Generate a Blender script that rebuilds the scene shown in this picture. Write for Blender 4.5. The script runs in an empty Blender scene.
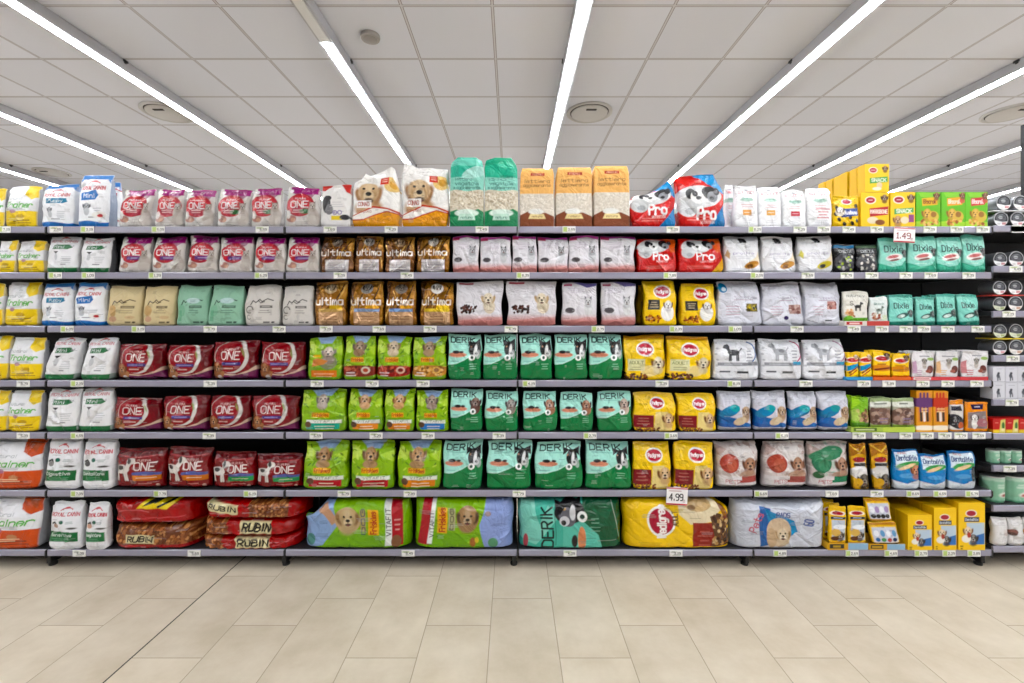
import bpy, math, random
import numpy as np
from mathutils import Vector

# ---------------------------------------------------------------- camera frame (1024 x 683)
F, CX, CY, CH = 447.0, 512.0, 320.0, 1.42      # focal length in px, principal point, eye height
YS = 2.54                                      # front of the shelf rails
CEIL = CH + 2.07
scene = bpy.context.scene
COL = scene.collection
def wx(px, Y): return (px - CX) * Y / F
def wz(py, Y): return CH - (py - CY) * Y / F

# ---------------------------------------------------------------- small helpers
def C(h):
    if not isinstance(h, str): return np.array(h, float)
    v = np.array([int(h[i:i+2], 16) for i in (0, 2, 4)], float) / 255
    return np.where(v <= .04045, v / 12.92, ((v + .055) / 1.055) ** 2.4)

def tag(o, label=None, cat=None, group=None, kind=None):
    if label: o['label'] = label
    if cat: o['category'] = cat
    if group: o['group'] = group
    if kind: o['kind'] = kind
    return o

def empty(name, loc):
    o = bpy.data.objects.new(name, None); COL.objects.link(o)
    o.location = loc; o.empty_display_size = .05
    return o

def raw_mesh(name, V, quads, tris, cols=None, smooth=True):
    V = np.asarray(V, np.float32); q = np.asarray(quads, np.int32).reshape(-1, 4); t = np.asarray(tris, np.int32).reshape(-1, 3)
    me = bpy.data.meshes.new(name)
    me.vertices.add(len(V)); me.vertices.foreach_set('co', V.ravel())
    me.loops.add(q.size + t.size); me.loops.foreach_set('vertex_index', np.concatenate([q.ravel(), t.ravel()]))
    n = len(q) + len(t); me.polygons.add(n)
    ls = np.concatenate([np.arange(len(q)) * 4, q.size + np.arange(len(t)) * 3]).astype(np.int32)
    me.polygons.foreach_set('loop_start', ls)
    me.polygons.foreach_set('use_smooth', np.full(n, smooth, bool))
    me.update(calc_edges=True)
    if cols is not None:
        a = me.color_attributes.new('Print', 'FLOAT_COLOR', 'POINT')
        c4 = np.ones((len(V), 4), np.float32); cl = np.clip(cols, 0, 1); lum = cl @ np.array([.25, .6, .15]); g_ = (cl.max(1)-cl.min(1))/np.maximum(cl.max(1), .01)
        c4[:, :3] = np.clip(lum[:, None] + (cl-lum[:, None])*(1+.13*g_[:, None]), 0, 1)*(np.maximum(lum, .01)**.16)[:, None]*.9
        a.data.foreach_set('color', c4.ravel())
    return me

def link(name, me, mat, parent=None, loc=None):
    o = bpy.data.objects.new(name, me); COL.objects.link(o)
    if mat: me.materials.append(mat)
    if parent: o.parent = parent
    if loc is not None: o.location = loc
    return o

class MB:
    """collects boxes, tubes and turned shapes for ONE mesh"""
    def __init__(s): s.v, s.f = [], []
    def box(s, x0, x1, y0, y1, z0, z1, b=0.0):
        n = len(s.v)
        if b <= 0:
            s.v += [(x, y, z) for z in (z0, z1) for y in (y0, y1) for x in (x0, x1)]
            s.f += [tuple(n + i for i in f) for f in ((0,2,3,1),(4,5,7,6),(0,1,5,4),(2,6,7,3),(0,4,6,2),(1,3,7,5))]
        else:
            def ring(z, i): return [(x0+i,y0,z),(x1-i,y0,z),(x1,y0+i,z),(x1,y1-i,z),(x1-i,y1,z),(x0+i,y1,z),(x0,y1-i,z),(x0,y0+i,z)]
            def inner(z): return [(x0+b,y0+b*.3,z),(x1-b,y0+b*.3,z),(x1-b*.3,y0+b,z),(x1-b*.3,y1-b,z),(x1-b,y1-b*.3,z),(x0+b,y1-b*.3,z),(x0+b*.3,y1-b,z),(x0+b*.3,y0+b,z)]
            s.v += inner(z0) + ring(z0+b, b) + ring(z1-b, b) + inner(z1)
            for k in range(3):
                for i in range(8):
                    j = (i+1) % 8; s.f.append((n+k*8+i, n+k*8+j, n+k*8+8+j, n+k*8+8+i))
            s.f.append(tuple(n+7-i for i in range(8))); s.f.append(tuple(n+24+i for i in range(8)))
        return s
    def lathe(s, prof, cx=0, cy=0, n=24, axis='z', cz=0):
        """prof: list of (radius, height) along the axis"""
        b = len(s.v)
        for r, h in prof:
            for i in range(n):
                a = 2*math.pi*i/n; c, d = r*math.cos(a), r*math.sin(a)
                s.v.append((cx+c, cy+d, cz+h) if axis == 'z' else (cx+c, cy+h, cz+d))
        for k in range(len(prof)-1):
            for i in range(n):
                j = (i+1) % n; q = (b+k*n+i, b+k*n+j, b+(k+1)*n+j, b+(k+1)*n+i)
                s.f.append(q if axis == 'z' else q[::-1])
        lo = tuple(b+i for i in range(n)); hi = tuple(b+(len(prof)-1)*n+i for i in range(n))
        s.f.append(lo[::-1] if axis == 'z' else lo); s.f.append(hi if axis == 'z' else hi[::-1])
        return s
    def prism(s, prof, x0, x1):
        """closed (y,z) outline swept along x"""
        b, n = len(s.v), len(prof)
        s.v += [(x0, y, z) for y, z in prof] + [(x1, y, z) for y, z in prof]
        for i in range(n):
            j = (i+1) % n; s.f.append((b+i, b+j, b+n+j, b+n+i))
        s.f.append(tuple(b+n-1-i for i in range(n))); s.f.append(tuple(b+n+i for i in range(n)))
        return s
    def build(s, name, mat, parent=None, loc=None, smooth=False):
        me = bpy.data.meshes.new(name); me.from_pydata(s.v, [], s.f); me.update()
        if smooth:
            me.polygons.foreach_set('use_smooth', [True]*len(me.polygons))
            try: me.set_sharp_from_angle(angle=math.radians(40))
            except Exception: pass
        return link(name, me, mat, parent, loc)

# ---------------------------------------------------------------- materials
def nodes(name):
    m = bpy.data.materials.new(name); m.use_nodes = True
    nt = m.node_tree; nt.nodes.clear()
    o = nt.nodes.new('ShaderNodeOutputMaterial'); p = nt.nodes.new('ShaderNodeBsdfPrincipled')
    nt.links.new(p.outputs[0], o.inputs[0])
    return m, nt, p
def N(nt, t, **kw):
    n = nt.nodes.new(t)
    for k, v in kw.items(): setattr(n, k, v)
    return n
def plain(name, col, rough=.5, metal=0, var=.06, scale=30, bump=0.0, spec=.5):
    m, nt, p = nodes(name); c = C(col)
    tc = N(nt, 'ShaderNodeTexCoord'); no = N(nt, 'ShaderNodeTexNoise'); no.inputs['Scale'].default_value = scale
    nt.links.new(tc.outputs['Object'], no.inputs['Vector'])
    mx = N(nt, 'ShaderNodeMix', data_type='RGBA')
    mx.inputs[6].default_value = (*(c*(1-var)), 1); mx.inputs[7].default_value = (*np.minimum(c*(1+var), 1), 1)
    nt.links.new(no.outputs[0], mx.inputs[0]); nt.links.new(mx.outputs[2], p.inputs['Base Color'])
    p.inputs['Roughness'].default_value = rough; p.inputs['Metallic'].default_value = metal
    p.inputs['Specular IOR Level'].default_value = spec
    if bump:
        b = N(nt, 'ShaderNodeBump'); b.inputs['Strength'].default_value = bump; b.inputs['Distance'].default_value = .003
        nt.links.new(no.outputs[0], b.inputs['Height']); nt.links.new(b.outputs[0], p.inputs['Normal'])
    return m
def printed(name, rough, bump, scale, metal=0, spec=.5, coat=0):
    """packaging print: colour from the painted mesh attribute, crinkle from noise"""
    m, nt, p = nodes(name)
    at = N(nt, 'ShaderNodeAttribute', attribute_name='Print')
    nt.links.new(at.outputs['Color'], p.inputs['Base Color'])
    p.inputs['Roughness'].default_value = rough; p.inputs['Metallic'].default_value = metal
    p.inputs['Specular IOR Level'].default_value = spec; p.inputs['Coat Weight'].default_value = coat; p.inputs['Coat Roughness'].default_value = .2
    if bump:
        tc = N(nt, 'ShaderNodeTexCoord'); oi = N(nt, 'ShaderNodeObjectInfo')
        ad = N(nt, 'ShaderNodeVectorMath', operation='MULTIPLY_ADD'); ad.inputs[1].default_value = (1, 1, 1)
        cb = N(nt, 'ShaderNodeCombineXYZ'); mu = N(nt, 'ShaderNodeMath', operation='MULTIPLY'); mu.inputs[1].default_value = 37
        nt.links.new(oi.outputs['Random'], mu.inputs[0]); nt.links.new(mu.outputs[0], cb.inputs[0])
        nt.links.new(tc.outputs['Object'], ad.inputs[0]); nt.links.new(cb.outputs[0], ad.inputs[2])
        no = N(nt, 'ShaderNodeTexNoise'); no.inputs['Scale'].default_value = scale; no.inputs['Detail'].default_value = 2; no.inputs['Distortion'].default_value = 1.6
        nt.links.new(ad.outputs[0], no.inputs['Vector'])
        b = N(nt, 'ShaderNodeBump'); b.inputs['Strength'].default_value = bump; b.inputs['Distance'].default_value = .02
        nt.links.new(no.outputs[0], b.inputs['Height']); nt.links.new(b.outputs[0], p.inputs['Normal'])
    return m
M = dict(
    film=printed('printed_glossy_film', .2, .8, 13, spec=.42, coat=0),
    satin=printed('printed_satin_film', .3, .7, 12, spec=.38),
    foil=printed('printed_foil', .22, 1.0, 15, metal=.55, coat=.2),
    paper=printed('printed_paper', .6, .5, 15, spec=.3),
    card=printed('printed_card', .5, 0, 1, spec=.35),
    rail=plain('grey_plastic_rail', '8B8898', .22, 0, .03, 8),
    shelf=plain('dark_painted_steel', '2A2A2E', .45, .2, .1, 40),
    back=plain('black_back_panel', '17171A', .6, 0, .15, 20),
    black=plain('black_plastic', '101012', .5, 0, .2, 30),
    post=plain('black_steel_post', '1C1C20', .45, .3, .1, 30),
    white=plain('white_lacquer', 'D8D7D9', .45, 0, .02, 10),
    grill=plain('ivory_diffuser', 'BDBBBA', .5, 0, .03, 15),
    gap=plain('dark_gap', '3A3531', .8, 0, .1, 15),
    tin=plain('dull_tin', '7C7E84', .4, .6, .05, 30),
    wall=plain('matte_wall_paint', 'C4C4C8', .8, 0, .03, 3, .05),
    wall2=plain('grey_far_wall', '6E6C70', .8, 0, .1, 2, .05),
    house=plain('grey_light_housing', 'A9A9AE', .45, 0, .02, 10),
    foilid=plain('foil_lid', 'C5CAC8', .3, .8, .05, 40, .2),
    acryl=plain('pale_plastic_cap', 'E4E4E6', .35, 0, .03, 20),
)
def emit(name, strength, col=(1, .985, .97)):
    m, nt, p = nodes(name)
    p.inputs['Base Color'].default_value = (.9, .9, .9, 1)
    p.inputs['Emission Color'].default_value = (*col, 1); p.inputs['Emission Strength'].default_value = strength
    return m
M['led'] = emit('lit_led_diffuser', 38, (.95, .98, 1))
M['unlit'] = plain('unlit_diffuser', 'D2D2D4', .4, 0, .02, 10)

def mth(nt, op, a, b=None, c=None):
    n = N(nt, 'ShaderNodeMath', operation=op)
    for i, x in enumerate((a, b, c)):
        if x is None: continue
        if isinstance(x, (int, float)): n.inputs[i].default_value = x
        else: nt.links.new(x, n.inputs[i])
    return n.outputs[0]

def floor_material():
    m, nt, p = nodes('beige_stone_floor_tiles')
    tc = N(nt, 'ShaderNodeTexCoord'); sx = N(nt, 'ShaderNodeSeparateXYZ'); nt.links.new(tc.outputs['Object'], sx.inputs[0])
    X, Y = sx.outputs[0], sx.outputs[1]
    u = mth(nt, 'DIVIDE', mth(nt, 'SUBTRACT', X, .2), .3); k = mth(nt, 'FLOOR', u); fu = mth(nt, 'SUBTRACT', u, k)
    k3 = mth(nt, 'FLOORED_MODULO', k, 3)
    w = mth(nt, 'DIVIDE', mth(nt, 'SUBTRACT', mth(nt, 'SUBTRACT', Y, 1.878), mth(nt, 'MULTIPLY', k3, .2)), .6)
    r = mth(nt, 'FLOOR', w); fw = mth(nt, 'SUBTRACT', w, r)
    du = mth(nt, 'MULTIPLY', mth(nt, 'MINIMUM', fu, mth(nt, 'SUBTRACT', 1, fu)), .3)
    dw = mth(nt, 'MULTIPLY', mth(nt, 'MINIMUM', fw, mth(nt, 'SUBTRACT', 1, fw)), .6)
    d = mth(nt, 'MINIMUM', du, dw)
    grout = mth(nt, 'LESS_THAN', d, .0017)
    cb = N(nt, 'ShaderNodeCombineXYZ'); nt.links.new(k, cb.inputs[0]); nt.links.new(r, cb.inputs[1])
    wn = N(nt, 'ShaderNodeTexWhiteNoise', noise_dimensions='3D'); nt.links.new(cb.outputs[0], wn.inputs[0])
    no = N(nt, 'ShaderNodeTexNoise'); no.inputs['Scale'].default_value = 4.5; no.inputs['Detail'].default_value = 5; no.inputs['Roughness'].default_value = .6
    off = N(nt, 'ShaderNodeVectorMath', operation='ADD'); nt.links.new(tc.outputs['Object'], off.inputs[0])
    sc = N(nt, 'ShaderNodeVectorMath', operation='SCALE'); sc.inputs[3].default_value = 9; nt.links.new(wn.outputs['Color'], sc.inputs[0]); nt.links.new(sc.outputs[0], off.inputs[1])
    nt.links.new(off.outputs[0], no.inputs['Vector'])
    r1 = N(nt, 'ShaderNodeValToRGB'); e = r1.color_ramp.elements
    e[0].position, e[0].color = .3, (*C('B3A692'), 1); e[1].position, e[1].color = .72, (*C('C8BDAB'), 1)
    nt.links.new(no.outputs[0], r1.inputs[0])
    hs = N(nt, 'ShaderNodeHueSaturation'); nt.links.new(r1.outputs[0], hs.inputs['Color'])
    nt.links.new(mth(nt, 'ADD', .94, mth(nt, 'MULTIPLY', wn.outputs['Value'], .1)), hs.inputs['Value'])
    mx = N(nt, 'ShaderNodeMix', data_type='RGBA'); nt.links.new(grout, mx.inputs[0]); nt.links.new(hs.outputs[0], mx.inputs[6]); mx.inputs[7].default_value = (*C('8B7F6D'), 1)
    # dark movement joint along one tile line
    dj = mth(nt, 'LESS_THAN', mth(nt, 'ABSOLUTE', mth(nt, 'ADD', X, 1.6)), .0035)
    m2 = N(nt, 'ShaderNodeMix', data_type='RGBA'); nt.links.new(dj, m2.inputs[0]); nt.links.new(mx.outputs[2], m2.inputs[6]); m2.inputs[7].default_value = (*C('1E1B18'), 1)
    nt.links.new(m2.outputs[2], p.inputs['Base Color']); p.inputs['Roughness'].default_value = .5; p.inputs['Specular IOR Level'].default_value = .3
    b = N(nt, 'ShaderNodeBump'); b.inputs['Strength'].default_value = .3; b.inputs['Distance'].default_value = .002; b.invert = True
    nt.links.new(grout, b.inputs['Height']); nt.links.new(b.outputs[0], p.inputs['Normal'])
    return m

def ceiling_material():
    m, nt, p = nodes('mineral_ceiling_tiles')
    tc = N(nt, 'ShaderNodeTexCoord'); sx = N(nt, 'ShaderNodeSeparateXYZ'); nt.links.new(tc.outputs['Object'], sx.inputs[0])
    def line(c, o):
        u = mth(nt, 'DIVIDE', mth(nt, 'SUBTRACT', c, o), .6); k = mth(nt, 'FLOOR', u); f = mth(nt, 'SUBTRACT', u, k)
        return mth(nt, 'MULTIPLY', mth(nt, 'MINIMUM', f, mth(nt, 'SUBTRACT', 1, f)), .6), k
    dx, kx = line(sx.outputs[0], -.13); dy, ky = line(sx.outputs[1], 2.945)
    d = mth(nt, 'MINIMUM', dx, dy)
    bar = mth(nt, 'LESS_THAN', d, .011); seam = mth(nt, 'MULTIPLY', bar, mth(nt, 'GREATER_THAN', d, .0065))
    cb = N(nt, 'ShaderNodeCombineXYZ'); nt.links.new(kx, cb.inputs[0]); nt.links.new(ky, cb.inputs[1])
    wn = N(nt, 'ShaderNodeTexWhiteNoise', noise_dimensions='3D'); nt.links.new(cb.outputs[0], wn.inputs[0])
    no = N(nt, 'ShaderNodeTexNoise'); no.inputs['Scale'].default_value = 60; nt.links.new(tc.outputs['Object'], no.inputs['Vector'])
    mx = N(nt, 'ShaderNodeMix', data_type='RGBA'); mx.inputs[6].default_value = (*C('D2D4DE'), 1); mx.inputs[7].default_value = (*C('DADCE6'), 1)
    nt.links.new(wn.outputs['Value'], mx.inputs[0])
    m1 = N(nt, 'ShaderNodeMix', data_type='RGBA'); nt.links.new(bar, m1.inputs[0]); nt.links.new(mx.outputs[2], m1.inputs[6]); m1.inputs[7].default_value = (*C('C6C4CA'), 1)
    m2 = N(nt, 'ShaderNodeMix', data_type='RGBA'); nt.links.new(seam, m2.inputs[0]); nt.links.new(m1.outputs[2], m2.inputs[6]); m2.inputs[7].default_value = (*C('878284'), 1)
    nt.links.new(m2.outputs[2], p.inputs['Base Color']); p.inputs['Roughness'].default_value = .85; p.inputs['Specular IOR Level'].default_value = .2
    b = N(nt, 'ShaderNodeBump'); b.inputs['Strength'].default_value = .15; b.inputs['Distance'].default_value = .002
    nt.links.new(no.outputs[0], b.inputs['Height']); nt.links.new(b.outputs[0], p.inputs['Normal'])
    return m

# ---------------------------------------------------------------- stroke font (x 0-4, y 0-8, baseline 2)
G = {'A':'022842 1434','B':'02083847463505 3544433202','C':'4738180703123243','D':'02082847433202 02','E':'48080242 0535','F':'480802 0535',
'G':'4738180703123243 4525','H':'0208 4248 0545','I':'2228','J':'4843321203','K':'0208 4805 1642','L':'080242','M':'0208254842','N':'02084248',
'O':'183847433212030718','P':'02083847463505','Q':'183847433212030718 2442','R':'02083847463505 2542','S':'473818070615354443321203','T':'0848 2822',
'U':'080312324348','V':'082248','W':'0812263248','X':'0842 4802','Y':'0825 482522','Z':'08480242','0':'183847433212030718','1':'172822 1232',
'2':'07183847460242','3':'0848254443321203','4':'32380444','5':'48080535444332 1203','6':'38180703123243443505','7':'084822',
'8':'153546473818070615 15040312324344 35','9':'45150607183847433212','a':'4642 4636160503123243','b':'0802 0516364543321203','c':'4536160503123243',
'd':'4842 4536160503123243','e':'0444453616050312 3243','f':'382722 0636','g':'4641301000 4536160503123243','h':'0802 0516364542','i':'2226 2728',
'k':'0802 4604 1542','l':'2822','m':'0206 05162522 25364542','n':'0206 0516364542','o':'163645433212030516','p':'0600 0516364543321203','r':'0206 05163645',
's':'4536160534433212','t':'28233242 0646','u':'0603123243 4642','v':'062246','w':'0612243246','x':'0642 4602','y':'0622 4610','z':'06460242',
'.':'2223','-':'1535','&':'4215173736041232','q':'4640 4536160503123243','j':'2621 2728'}
NARROW = set('Iil.1')

class P:
    """paints a print on sample points (u right, v up, both 0..1); sizes in heights of the pack"""
    def __init__(s, u, v, A, px, seed=0):
        s.u, s.v, s.A, s.px = u.ravel(), v.ravel(), A, px
        s.x = s.u * A; s.c = np.ones((s.u.size, 3)); s.rs = np.random.RandomState(seed)
    def mix(s, a, col):
        a = np.clip(a, 0, 1)[:, None]; s.c = s.c * (1 - a) + C(col) * a
    def cov(s, sd): return np.clip(.5 - sd / s.px, 0, 1)
    def fill(s, col): s.c[:] = C(col)
    def rect(s, u0, v0, u1, v1, col, a=1):
        sd = np.maximum(np.maximum(u0*s.A - s.x, s.x - u1*s.A), np.maximum(v0 - s.v, s.v - v1)); s.mix(a*s.cov(sd), col)
    def ell(s, cu, cv, rx, ry, col, rot=0, a=1, soft=0):
        dx, dy = s.x - cu*s.A, s.v - cv
        if rot:
            t = math.radians(rot); dx, dy = dx*math.cos(t)+dy*math.sin(t), -dx*math.sin(t)+dy*math.cos(t)
        k = np.sqrt((dx/rx)**2 + (dy/ry)**2); sd = (k - 1) * min(rx, ry)
        s.mix(a*(np.clip(.5 - sd/max(s.px, soft), 0, 1)), col)
    def ring(s, cu, cv, r, w, col, a0=0, a1=360, ry=None):
        dx, dy = s.x - cu*s.A, (s.v - cv) * (r/(ry or r)); sd = np.abs(np.hypot(dx, dy) - r) - w/2
        an = np.degrees(np.arctan2(dy, dx)) % 360
        s.mix(s.cov(sd) * ((an >= a0) & (an <= a1)), col)
    def poly(s, pts, col, a=1):
        X, Y = s.x, s.v; ins = np.zeros(X.size, bool); d = np.full(X.size, 9.)
        n = len(pts)
        for i in range(n):
            (x0, y0), (x1, y1) = pts[i], pts[(i+1) % n]; x0 *= s.A; x1 *= s.A
            c = ((y0 > Y) != (y1 > Y)); ins ^= c & (X < (x1-x0)*(Y-y0)/((y1-y0) or 1e-9)+x0)
            d = np.minimum(d, s._seg(X, Y, x0, y0, x1, y1))
        s.mix(a*s.cov(np.where(ins, -d, d)), col)
    def below(s, pts, col, a=1):
        us, vs = zip(*pts); lim = np.interp(s.u, us, vs); s.mix(a*s.cov(s.v - lim), col)
    def curve(s, f, col, a=1): s.mix(a*s.cov(s.v - f(s.u)), col)
    @staticmethod
    def _seg(X, Y, x0, y0, x1, y1):
        dx, dy = x1-x0, y1-y0; L = dx*dx+dy*dy or 1e-12
        t = np.clip(((X-x0)*dx + (Y-y0)*dy)/L, 0, 1); return np.hypot(X-x0-t*dx, Y-y0-t*dy)
    def line(s, pts, w, col):
        d = np.full(s.x.size, 9.)
        for (a, b), (c, e) in zip(pts, pts[1:]): d = np.minimum(d, s._seg(s.x, s.v, a*s.A, b, c*s.A, e))
        s.mix(s.cov(d - w/2), col)
    def text(s, t, cu, cv, h, col, W=None, th=.15, slant=0, rot=0):
        adv, tot = [], 0
        for ch in t:
            adv.append(tot); tot += 3.0 if ch in NARROW else (2.6 if ch == ' ' else 5.3)
        tot -= 1.3; sy = h/6; sx = (W*(s.A if abs(math.sin(math.radians(rot))) < .5 else 1)/tot) if W else sy*.9
        a = math.radians(rot); ca, sa = math.cos(a), math.sin(a)
        dx, dy = s.x - cu*s.A, s.v - cv
        X, Y = dx*ca + dy*sa + tot*sx/2, -dx*sa + dy*ca + h/2
        near = (X > -h) & (X < tot*sx + h) & (Y > -h*.6) & (Y < h*1.6)
        if not near.any(): return
        X, Y = X[near], Y[near]; d = np.full(X.size, 9.)
        for ch, o in zip(t, adv):
            sh = -1 if ch in NARROW else 0
            for st in G.get(ch, '').split():
                pt = [((int(st[i])+sh+o)*sx + slant*(int(st[i+1])-2)*sy, (int(st[i+1])-2)*sy) for i in range(0, len(st)-1, 2)]
                if len(pt) == 1: pt *= 2
                for (a0, b0), (a1, b1) in zip(pt, pt[1:]): d = np.minimum(d, s._seg(X, Y, a0, b0, a1, b1))
        m = np.zeros(s.x.size); m[near] = np.clip(.5 - (d - th*h/2)/s.px, 0, 1); s.mix(m, col)
    def lines(s, cu, cv, n, W, gap, col, th=.016):
        """rows of small illegible print"""
        for i in range(n):
            w = W*s.rs.uniform(.6, 1); s.rect(cu-w/2, cv-i*gap-th/2, cu+w/2, cv-i*gap+th/2, col, .75)
    def clutter(s, n):
        """tiny illegible print and seams"""
        base = s.c.copy()
        for i in range(n):
            u, v, W = s.rs.uniform(.12, .88), s.rs.uniform(.04, .92), s.rs.uniform(.06, .22)
            j = np.argmin(np.abs(s.u-u)+np.abs(s.v-v)); c = base[j]
            s.lines(u, v, s.rs.randint(1, 4), W, .028, c*.45 if c.mean() > .25 else c*.4+.35, .011)
    def kib(s, u0, v0, u1, v1, r, cols):
        n = int((u1-u0)*s.A*(v1-v0)/(r*r*1.7)) + 3
        for i in range(min(n, 260)):
            s.ell(s.rs.uniform(u0, u1), s.rs.uniform(v0, v1), r*s.rs.uniform(.7, 1.15), r*s.rs.uniform(.6, .9), cols[i % len(cols)], s.rs.uniform(0, 180))
    def dog(s, cu, cv, r, fur='C99A63', ear='8F6237', muz='E4C79C', up=False):
        A = s.A; F_, E_, M_ = C(fur), C(ear), C(muz); m2 = F_*.5+M_*.5; f = .16*r
        s.ell(cu, cv-.95*r, .75*r, .6*r, F_*.85, 0, .85, .35*r)
        for g in (-1, 1):
            if up: s.poly([(cu+g*r*.75/A, cv+r*.35), (cu+g*r*.8/A, cv+r*1.35), (cu+g*r*.2/A, cv+r*.8)], E_)
            else: s.ell(cu+g*r*.84/A, cv-.02*r, .26*r, .62*r, E_, g*-16, 1, f)
        s.ell(cu, cv+.12*r, .76*r, .84*r, F_, 0, 1, f); s.ell(cu, cv+.5*r, .3*r, .4*r, m2, 0, .7, .3*r)
        for g in (-1, 1): s.ell(cu+g*.5*r/A, cv-.15*r, .24*r, .3*r, F_*.72, 0, .8, .25*r)
        s.ell(cu, cv-.3*r, .42*r, .42*r, m2*1.05, 0, 1, f); s.ell(cu, cv-.56*r, .3*r, .12*r, '3A2420', 0, .9, .08*r); s.ell(cu, cv-.62*r, .15*r, .1*r, '8A4A48', 0, .9, .08*r)
        s.ell(cu, cv-.16*r, .2*r, .15*r, '15110F'); s.ell(cu, cv-.36*r, .03*r, .14*r, '3A2420')
        for g in (-1, 1): s.ell(cu+g*.34*r/A, cv+.22*r, .12*r, .11*r, '19130F', 0, 1, .06*r)
    def stand(s, cu, cv, r, fur, spot, face=1):
        A = s.A; q = lambda a: cu + face*a*r/A
        for dx in (-.75, -.5, .45, .7): s.line([(q(dx), cv-.1*r), (q(dx*1.02), cv-1.25*r)], .24*r, fur)
        s.ell(q(0), cv, 1.0*r, .5*r, fur); s.line([(q(.7), cv+.2*r), (q(1.0), cv+.85*r)], .5*r, fur)
        s.ell(q(1.1), cv+.95*r, .48*r, .38*r, fur); s.ell(q(1.45), cv+.85*r, .26*r, .2*r, fur); s.ell(q(.92), cv+1.0*r, .2*r, .4*r, spot)
        s.ell(q(-.2), cv+.15*r, .38*r, .26*r, spot); s.line([(q(-.9), cv+.2*r), (q(-1.35), cv+.75*r)], .14*r, fur)

# ---------------------------------------------------------------- packs (bag, sack, carton) as meshes
def interp(x, xs, ys): return np.interp(x, xs, ys)

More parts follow.
